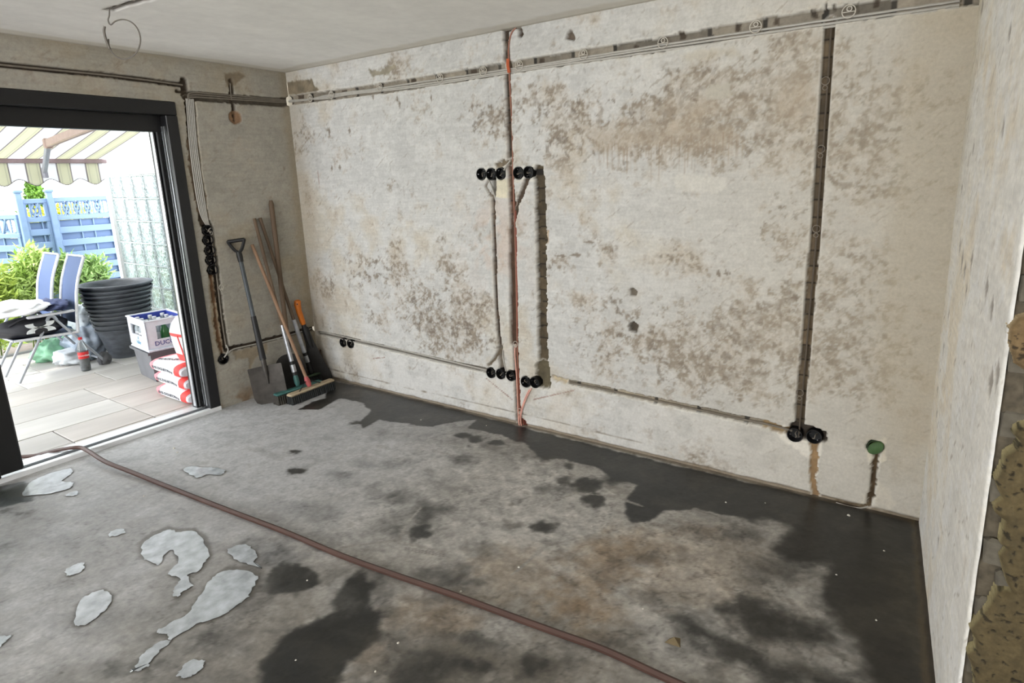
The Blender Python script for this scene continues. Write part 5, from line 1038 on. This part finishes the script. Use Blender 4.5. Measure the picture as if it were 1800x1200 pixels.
# the sports bag with its emblem
bg_ = thing('sports_bag', 'black sports bag with a large white crossed-arc emblem on the chair seat', 'bag', (-2.50, -1.22, .37))
bb = blobm('bag_body', None, None, (.03, .0, .068), (.20, .27, .088), bagk, 21, .10, 2.0, parent=bg_, nu=56, nv=30)
part(MB().tube(smooth([(-2.35, -1.40, .49), (-2.34, -1.30, .535), (-2.34, -1.20, .53), (-2.35, -1.08, .49)], 5), .010, 6), 'bag_strap', bagk, bg_, True)
def arc_band(c, ey, ez, ex, R, w, a0, a1, sgn, n=18):
    """crescent stroke, thick in the middle of its arms and thin at the bend"""
    o_, i_ = [], []
    for k in range(n+1):
        a = a0+(a1-a0)*k/n; u = math.cos(a); v_ = math.sin(a); q = w*(.35+.65*abs(u))
        o_.append((R*1.25*u*(1+.15*abs(v_)), sgn*(R*.62*v_))); i_.append(((R*1.25-q)*u*(1+.15*abs(v_)), sgn*(R*.62-q*.45)*v_))
    mb = MB(); mb.v = [tuple(c+ey*p+ez*q_) for p, q_ in o_]+[tuple(c+ey*p+ez*q_) for p, q_ in i_]+[tuple(c+ey*p+ez*q_-ex*.004) for p, q_ in o_]+[tuple(c+ey*p+ez*q_-ex*.004) for p, q_ in i_]
    m_ = n+1; mb.f = [(k, k+1, m_+k+1, m_+k) for k in range(n)]+[(2*m_+k, 3*m_+k, 3*m_+k+1, 2*m_+k+1) for k in range(n)]+[(k, 2*m_+k, 2*m_+k+1, k+1) for k in range(n)]+[(m_+k, m_+k+1, 3*m_+k+1, 3*m_+k) for k in range(n)]; return mb
cE = Vector((-2.262, -1.205, .452)); ey = Vector((0, 1, 0)); ez = Vector((0, 0, 1)); ex = Vector((1, 0, 0)); em = mat('white_print', (222, 226, 226), .7)
part(arc_band(cE+ez*.046, ey, ez, ex, .085, .060, math.pi*1.02, math.pi*1.98, 1), 'emblem', em, bg_); part(arc_band(cE-ez*.046, ey, ez, ex, .085, .060, math.pi*.02, math.pi*.98, 1), 'emblem', em, bg_)

# ---- tub stack
tubk = mat('black_mortar_tub', (86, 90, 96), .5, var=.35, scale=9, stretch=(1, 1, 3), bump=.3)
def tub_mb(r0_, r1_, h):
    return MB().lathe((0, 0, 0), [(0, 0), (r0_, 0), (r0_+(r1_-r0_)*.55, h*.6), (r1_*.97, h*.93), (r1_*.985, h*.95), (r1_*1.03, h*.95), (r1_*1.05, h), (r1_*1.01, h+.006), (r1_*.955, h-.006), (r1_*.93, h*.9), (r0_*.96, .012), (0, .012)], (0, 0, 1), 48)
TC = (-2.50, -.47)
NT = 11; names_t = ['black mortar tub at the bottom of the tall stack on the patio']+['black mortar tub nested %s from the bottom of the tall stack' % w for w in ('second', 'third', 'fourth', 'fifth', 'sixth', 'seventh', 'eighth', 'ninth', 'tenth')]+['topmost open black mortar tub of the tall stack on the patio']
for k in range(NT):
    r1_ = .235+.0075*k if k else .235; m_ = tub_mb(.155, r1_, .30)
    sh_ = Vector((random.uniform(-.006, .006), random.uniform(-.006, .006), 0)) if k else Vector((0, 0, 0))
    o = m_.build('mortar_tub', tubk, smooth=True); o.location = Vector((TC[0], TC[1], ZP+.044*k+(.012 if k else 0)))+sh_; o.rotation_euler = (random.uniform(-.02, .02), random.uniform(-.02, .02), random.uniform(0, 3)) if k else (0, 0, 0)
    tag(o, names_t[k], 'tub', 'stacked black mortar tubs')
# ---- grey tub with beverage crate
gtm = mat('grey_tub', (112, 112, 116), .6, var=.12, scale=6); 
cn, cl, crt = Vector((-1.21, -.80, 0)), Vector((-1.70, -.75, 0)), Vector((-1.40, -.47, 0))
ex_ = (cl-cn).normalized(); ey_ = (crt-cn); ey_ = (ey_-ex_*ey_.dot(ex_)).normalized(); wx, wy = .44, .33
ctr = cn+ex_*wx/2+ey_*wy/2; R = Matrix((ex_, ey_, ex_.cross(ey_))).transposed()
def fr(a_, b_, z_): return ctr+ex_*a_+ey_*b_+Vector((0, 0, z_))
t = thing('grey_tub', 'grey rectangular tub standing under the white beverage crate', 'tub', (ctr.x, ctr.y, ZP))
mb = MB(); pr = [(.36, .27, ZP), (.41, .31, .225), (.46, .36, .228), (.465, .365, .25), (.42, .32, .25), (.37, .28, ZP+.01)]
for (a_, b_, z_) in pr:
    for (p_, q_) in ((-1, -1), (1, -1), (1, 1), (-1, 1)): mb.v.append(tuple(fr(p_*a_/2, q_*b_/2, z_)))
for k in range(5): mb.f += [(k*4+i, (k*4)+(i+1) % 4, (k+1)*4+(i+1) % 4, (k+1)*4+i) for i in range(4)]
mb.f += [(3, 2, 1, 0), (20, 21, 22, 23)]; part(mb, 'tub_body', gtm, t)
part(MB().box(fr(-.04, 0, .268), (.44, .36, .018), R, .005), 'tub_lid', mat('pale_lid', (206, 212, 224), .5), t)
ct = thing('beverage_crate', 'white beverage crate with blue inside, full of bottles, on the grey tub', 'crate', (ctr.x, ctr.y, .278))
cw = mat('crate_white', (226, 228, 236), .45, var=.04); cbm = mat('crate_blue', (54, 74, 170), .5); z0c, z1c = .278, .525
def wall_with_window(u0, u1, fx, nrm, wa, wb, za, zb, name):
    """a crate side as one mesh with a hand opening"""
    mb = MB()
    for (a_, b_, c_, d_) in ((u0, u1, z0c, za), (u0, u1, zb, z1c), (u0, wa, za, zb), (wb, u1, za, zb)):
        p = [fx(a_, c_), fx(b_, c_), fx(b_, d_), fx(a_, d_)]; mb.add(p+[q-nrm*.012 for q in p], [(0, 1, 2, 3), (7, 6, 5, 4), (0, 4, 5, 1), (1, 5, 6, 2), (2, 6, 7, 3), (3, 7, 4, 0)])
    return part(mb, name, cw, ct)
cside = wall_with_window(-wx/2, wx/2, lambda a_, z_: ctr+ex_*a_-ey_*wy/2+Vector((0, 0, z_)), -ey_, -.10, .15, .375, .470, 'crate_side')
wall_with_window(-wx/2, wx/2, lambda a_, z_: ctr+ex_*a_+ey_*wy/2+Vector((0, 0, z_)), ey_, -.10, .15, .375, .470, 'crate_side')
cend = wall_with_window(-wy/2, wy/2, lambda a_, z_: ctr-ex_*wx/2+ey_*a_+Vector((0, 0, z_)), -ex_, -.085, .095, .355, .475, 'crate_end')
wall_with_window(-wy/2, wy/2, lambda a_, z_: ctr+ex_*wx/2+ey_*a_+Vector((0, 0, z_)), ex_, -.085, .095, .355, .475, 'crate_end')
part(MB().box(fr(0, 0, z0c+.006), (wx-.02, wy-.02, .01), R), 'crate_floor', cw, ct)
mb = MB()
for (a_, b_, c_, d_) in ((0, wy/2-.016, wx-.03, .006), (0, -wy/2+.016, wx-.03, .006)): mb.box(fr(a_, b_, .497), (c_, d_, .05), R)
for a_ in (-wx/2+.016, wx/2-.016): mb.box(fr(a_, 0, .497), (.006, wy-.03, .05), R)
part(mb, 'blue_liner', cbm, ct, False, 'blue inner rim')
mb = MB()
for (a_, b_, c_, d_) in ((0, wy/2, wx+.016, .018), (0, -wy/2, wx+.016, .018)): mb.box(fr(a_, b_, z1c), (c_, d_, .014), R, .004)
for a_ in (-wx/2, wx/2): mb.box(fr(a_, 0, z1c), (.018, wy+.016, .014), R, .004)
part(mb, 'crate_rim', cw, ct)
def text(s, size, m, parent, pos, xdir, ydir, ext=.0008, shear=0., name='lettering'):
    cu_ = bpy.data.curves.new(name, 'FONT'); cu_.body = s; cu_.size = size; cu_.extrude = ext; cu_.align_x = 'CENTER'; cu_.align_y = 'CENTER'; cu_.shear = shear; cu_.resolution_u = 2; cu_.offset = size*.012
    o_ = bpy.data.objects.new(name, cu_); COL.objects.link(o_); bpy.context.view_layer.update()
    me = bpy.data.meshes.new_from_object(o_.evaluated_get(bpy.context.evaluated_depsgraph_get())); bpy.data.objects.remove(o_)
    X_ = Vector(xdir).normalized(); Y_ = Vector(ydir).normalized(); M = Matrix((X_, Y_, X_.cross(Y_))).transposed().to_4x4()
    Lc = Vector((0, 0, 0)); q = parent
    while q is not None: Lc += q.location; q = q.parent
    M.translation = Vector(pos)-Lc; me.transform(M); me.materials.clear(); me.materials.append(m)
    o_ = bpy.data.objects.new(name, me); COL.objects.link(o_); o_.parent = parent; return o_
inkb = mat('ink_blue', (84, 92, 150), .6); inkk = mat('ink_grey', (84, 88, 96), .7); inkr = mat('ink_red', (214, 60, 60), .6)
UP = Vector((0, 0, 1))
text('DUCCOLA', .055, inkb, cend, ctr-ex_*(wx/2+.002)+ey_*.02+UP*.318, ey_, UP); text('DIE', .028, inkb, cend, ctr-ex_*(wx/2+.002)+ey_*.03+UP*.348, ey_, UP)
text('Adler', .05, mat('ink_pale_blue', (130, 170, 196), .6), cside, ctr-ey_*(wy/2+.002)-ex_*.0+UP*.315, -ex_, UP); text('A', .045, mat('ink_pale_blue', (130, 170, 196), .6), cside, ctr-ey_*(wy/2+.002)+UP*.355, -ex_, UP)
bglass = mat('clear_bottle', (214, 224, 230), .08, 0, var=0, trans=.6); bgreen = mat('green_bottle', (50, 122, 58), .12, 0, var=.1, trans=.35); capm = mat('white_cap', (236, 238, 240), .4)
def bottle_mesh(h, r_): return [(0, 0), (r_, 0), (r_, h*.52), (r_*.92, h*.62), (r_*.42, h*.82), (r_*.38, h*.95), (r_*.38, h)]
for i in range(4):
    for j_ in range(3):
        gx, gy = -wx/2+.065+i*.104, -wy/2+.062+j_*.102; p = fr(gx, gy, z0c+.013); gr = (i == 0 and j_ == 1)
        t = thing('bottle', ('green glass bottle seen through the opening of the white crate' if gr else 'clear white-capped bottle standing in the white crate'), 'bottle', p, 'bottles in the white crate' if not gr else None)
        part(MB().lathe(p, bottle_mesh(.215, .036), (0, 0, 1), 20), 'bottle_glass', bgreen if gr else bglass, t, True)
        part(MB().lathe(p+UP*.197, [(.0165, 0), (.0175, .004), (.0170, .022), (0, .023)], (0, 0, 1), 16), 'cap', capm, t, True)
        if not gr: part(MB().lathe(p+UP*.04, [(.0364, 0), (.0366, .002), (.0366, .055), (.0364, .057)], (0, 0, 1), 20), 'paper_label', clothw, t, True)
# ---- cola bottle
cb = tb(152, 651); t = thing('cola_bottle', 'half-full plastic cola bottle with red label standing before the tubs', 'bottle', cb)
prof = [(0, .004), (.030, .0), (.040, .012), (.041, .05), (.038, .09), (.042, .13), (.042, .20), (.036, .235), (.018, .285), (.014, .30), (.014, .315)]
clear = mat('clear_pet', (226, 232, 236), .06, 0, var=0, trans=.85)
part(MB().lathe(cb, prof, (0, 0, 1), 28), 'bottle_wall', clear, t, True)
part(MB().lathe(cb, [(0, .006), (.028, .004), (.0385, .014), (.0395, .05), (.0365, .09), (.040, .13), (0, .131)], (0, 0, 1), 28), 'cola', mat('cola_brown', (44, 26, 22), .15), t, True, 'dark brown cola filling the lower half')
lb_ = part(MB().lathe(cb+UP*.125, [(.0424, 0), (.0428, .002), (.0428, .062), (.0424, .064)], (0, 0, 1), 28), 'label_band', mat('label_red', (216, 44, 44), .5), t, True, 'red label with white script')
part(MB().lathe(cb+UP*.305, [(.0155, 0), (.0165, .003), (.0160, .022), (0, .023)], (0, 0, 1), 20), 'cap', mat('cap_red', (204, 40, 50), .45), t, True)
vd = (Vector(CAM)-cb); vd.z = 0; vd.normalize(); text('Coca-Cola', .020, clothw, lb_, cb+vd*.0445+UP*.157, UP.cross(vd), UP, .0004, .35)
# ---- plastic rubbish
pw = mat('plastic_white', (222, 228, 232), .4, var=.10, scale=14); pg = mat('plastic_green', (134, 186, 150), .45, var=.35, scale=8); pb = mat('plastic_greyblue', (160, 172, 186), .4, var=.35, scale=12)
blobm('rubbish_bag', 'white plastic sack bulging up beside the tub stack', 'bag', (-2.95, -.62, .33), (.16, .13, .15), pw, 31, .35, group='plastic sacks behind the chairs')
blobm('rubbish_bag', 'blue-grey crumpled plastic sack on the ground before the tub stack', 'bag', (-2.78, -.72, .10), (.19, .15, .16), pb, 33, .45, group='plastic sacks behind the chairs')
blobm('rubbish_bag', 'green and white plastic sack under the chairs', 'bag', (-2.98, -.90, .06), (.16, .17, .11), pg, 35, .45, group='plastic sacks behind the chairs')
blobm('rubbish_bag', 'pale plastic sack flattened under the near chair legs', 'bag', (-2.66, -.90, .035), (.12, .13, .08), pw, 37, .45, group='plastic sacks behind the chairs')
blobm('stone', 'small dark rubble lump against the bottom tub', 'rubble', (-2.33, -.745, .02), (.05, .05, .06), mat('dark_rubble', (96, 96, 98), .9), 39, .3)
# ---- cement bags
bagw = mat('bag_paper', (234, 232, 234), .75, var=.04, scale=8, bump=.15); bagr = mat('bag_red', (218, 70, 66), .7, var=.06); bagp = mat('bag_pink', (232, 140, 148), .7, var=.06); bagg = mat('bag_grey', (206, 206, 212), .7)
def pillow(mb, x0, x1, yc, w, zc, th, n=10, tw=0., s0=0., s1=1.):
    """cushion-like sack cross-sections along x from x0 to x1; s0..s1 is the slice of the whole"""
    rings = []; m_ = 20
    for i in range(n+1):
        s_ = s0+(s1-s0)*i/n; xx = x0+(x1-x0)*s_; k = (1-abs(2*s_-1)**12)**.5 if 0 < s_ < 1 else .0
        k = max(k, .6); ring = []
        for j_ in range(m_):
            a = 2*math.pi*j_/m_; c_, s__ = math.cos(a), math.sin(a); px_ = math.copysign(abs(c_)**.5, c_); pz_ = math.copysign(abs(s__)**.62, s__)
            ring.append((xx, yc+px_*w/2*(.86+.14*k), zc+pz_*th/2*k*(1+.05*math.sin(s_*9+tw+c_*3))))
        rings.append(ring)
    vs = [p for r_ in rings for p in r_]; fs = [(k*m_+i, (k+1)*m_+i, (k+1)*m_+(i+1) % m_, k*m_+(i+1) % m_) for k in range(n) for i in range(m_)]
    fs += [tuple(range(m_)), tuple((n*m_+i) for i in range(m_-1, -1, -1))]; return mb.add(vs, fs)
bx0, bx1 = -.88, -.37
for k, (dx, dy, l_) in enumerate(((.01, .0, 'lowest red and white concrete bag of the stack beside the door frame'), (-.035, .02, 'middle red and white concrete bag of the stack beside the door frame'), (-.055, .01, 'top red and white concrete bag of the stack, under the open sack'))):
    zc = ZP+.052+k*.101; yc = -.765+dy; w = .36; t = thing('concrete_bag', l_, 'bag', ((bx0+bx1)/2+dx, yc, ZP+k*.101), 'stacked red and white concrete bags')
    a_, b_ = bx0+dx, bx1+dx
    part(pillow(MB(), a_, b_, yc, w, zc, .104, 5, k, 0, .16), 'bag_end', bagp, t, True, 'pink-red end'); bm_ = part(pillow(MB(), a_, b_, yc, w, zc, .106, 12, k, .16, .80), 'bag_middle', bagw, t, True)
    part(pillow(MB(), a_, b_, yc, w, zc, .108, 5, k, .80, .955), 'bag_stripe', bagr, t, True, 'red stripe'); part(pillow(MB(), a_, b_, yc, w, zc, .104, 4, k, .955, 1.), 'bag_end', bagg, t, True)
    yy_ = yc-w/2-.0035
    text('RUCK-ZUCK-BETON', .030, inkk, bm_, ((a_+b_)/2-.05, yy_, zc-.002), (1, 0, 0), UP); text('25 kg', .022, inkk, bm_, ((a_+b_)/2+.115, yy_, zc-.006), (1, 0, 0), UP)
    ep_ = part(MB().box((b_+.004, yc-.02, zc), (.004, .19, .06), None, .001), 'end_panel', bagg, t); text('BETON', .022, inkk, ep_, (b_+.008, yc-.03, zc), (0, 1, 0), UP)
zt = ZP+.105*3
text('RUCK-ZUCK', .05, inkk, bm_, (-.72, -.84, zt-.008), (.9, .35, 0), (-.35, .9, 0))
ws = thing('open_sack', 'open grey-white paper sack with red bands slumped on top of the concrete bags', 'sack', (-.60, -.72, zt-.01))
def sack_ring(z_, ax_, ay_, cx_, cy_, n=28, f=.0):
    return [(cx_+ax_*math.copysign(abs(math.cos(a))**.7, math.cos(a))*(1+f*math.sin(5*a+z_*20)), cy_+ay_*math.copysign(abs(math.sin(a))**.7, math.sin(a))*(1+f*math.cos(7*a+z_*25)), z_) for a in (2*math.pi*i/n for i in range(n))]
lv = [(zt-.012, .155, .10, -.56, -.72), (zt+.04, .170, .115, -.56, -.72), (zt+.052, .172, .117, -.56, -.72), (zt+.13, .180, .125, -.575, -.72), (zt+.20, .185, .13, -.59, -.72), (zt+.225, .185, .13, -.595, -.72), (zt+.29, .165, .115, -.58, -.72), (zt+.345, .125, .09, -.56, -.72), (zt+.36, .10, .07, -.55, -.72)]
def sack_part(i0, i1, nm, m_, lb=None):
    mb = MB(); n = 28
    for (z_, ax_, ay_, cx_, cy_) in lv[i0:i1+1]: mb.v += sack_ring(z_, ax_, ay_, cx_, cy_, n, .035)
    mb.f = [(k*n+i, k*n+(i+1) % n, (k+1)*n+(i+1) % n, (k+1)*n+i) for k in range(i1-i0) for i in range(n)]
    if i0 == 0: mb.f.append(tuple(range(n-1, -1, -1)))
    if i1 == len(lv)-1: mb.f.append(tuple((i1-i0)*n+i for i in range(n)))
    part(mb, nm, m_, ws, True, lb)
sack_part(0, 2, 'sack_band', bagr, 'red band at the sack foot'); sack_part(2, 4, 'sack_body', bagw); sack_part(4, 5, 'sack_band', bagr, 'narrow red band'); sack_part(5, 8, 'sack_top', bagg, 'crumpled grey-white top')
part(MB().slab([(-.008, 0), (.010, 0), (.006, .17), (-.006, .17)], (-.50, -.845, zt+.04), (1, 0, 0), (-.35, -.02, 1), (0, -1, 0), .004), 'sack_seam', bagr, ws, False, 'red edge stripe')
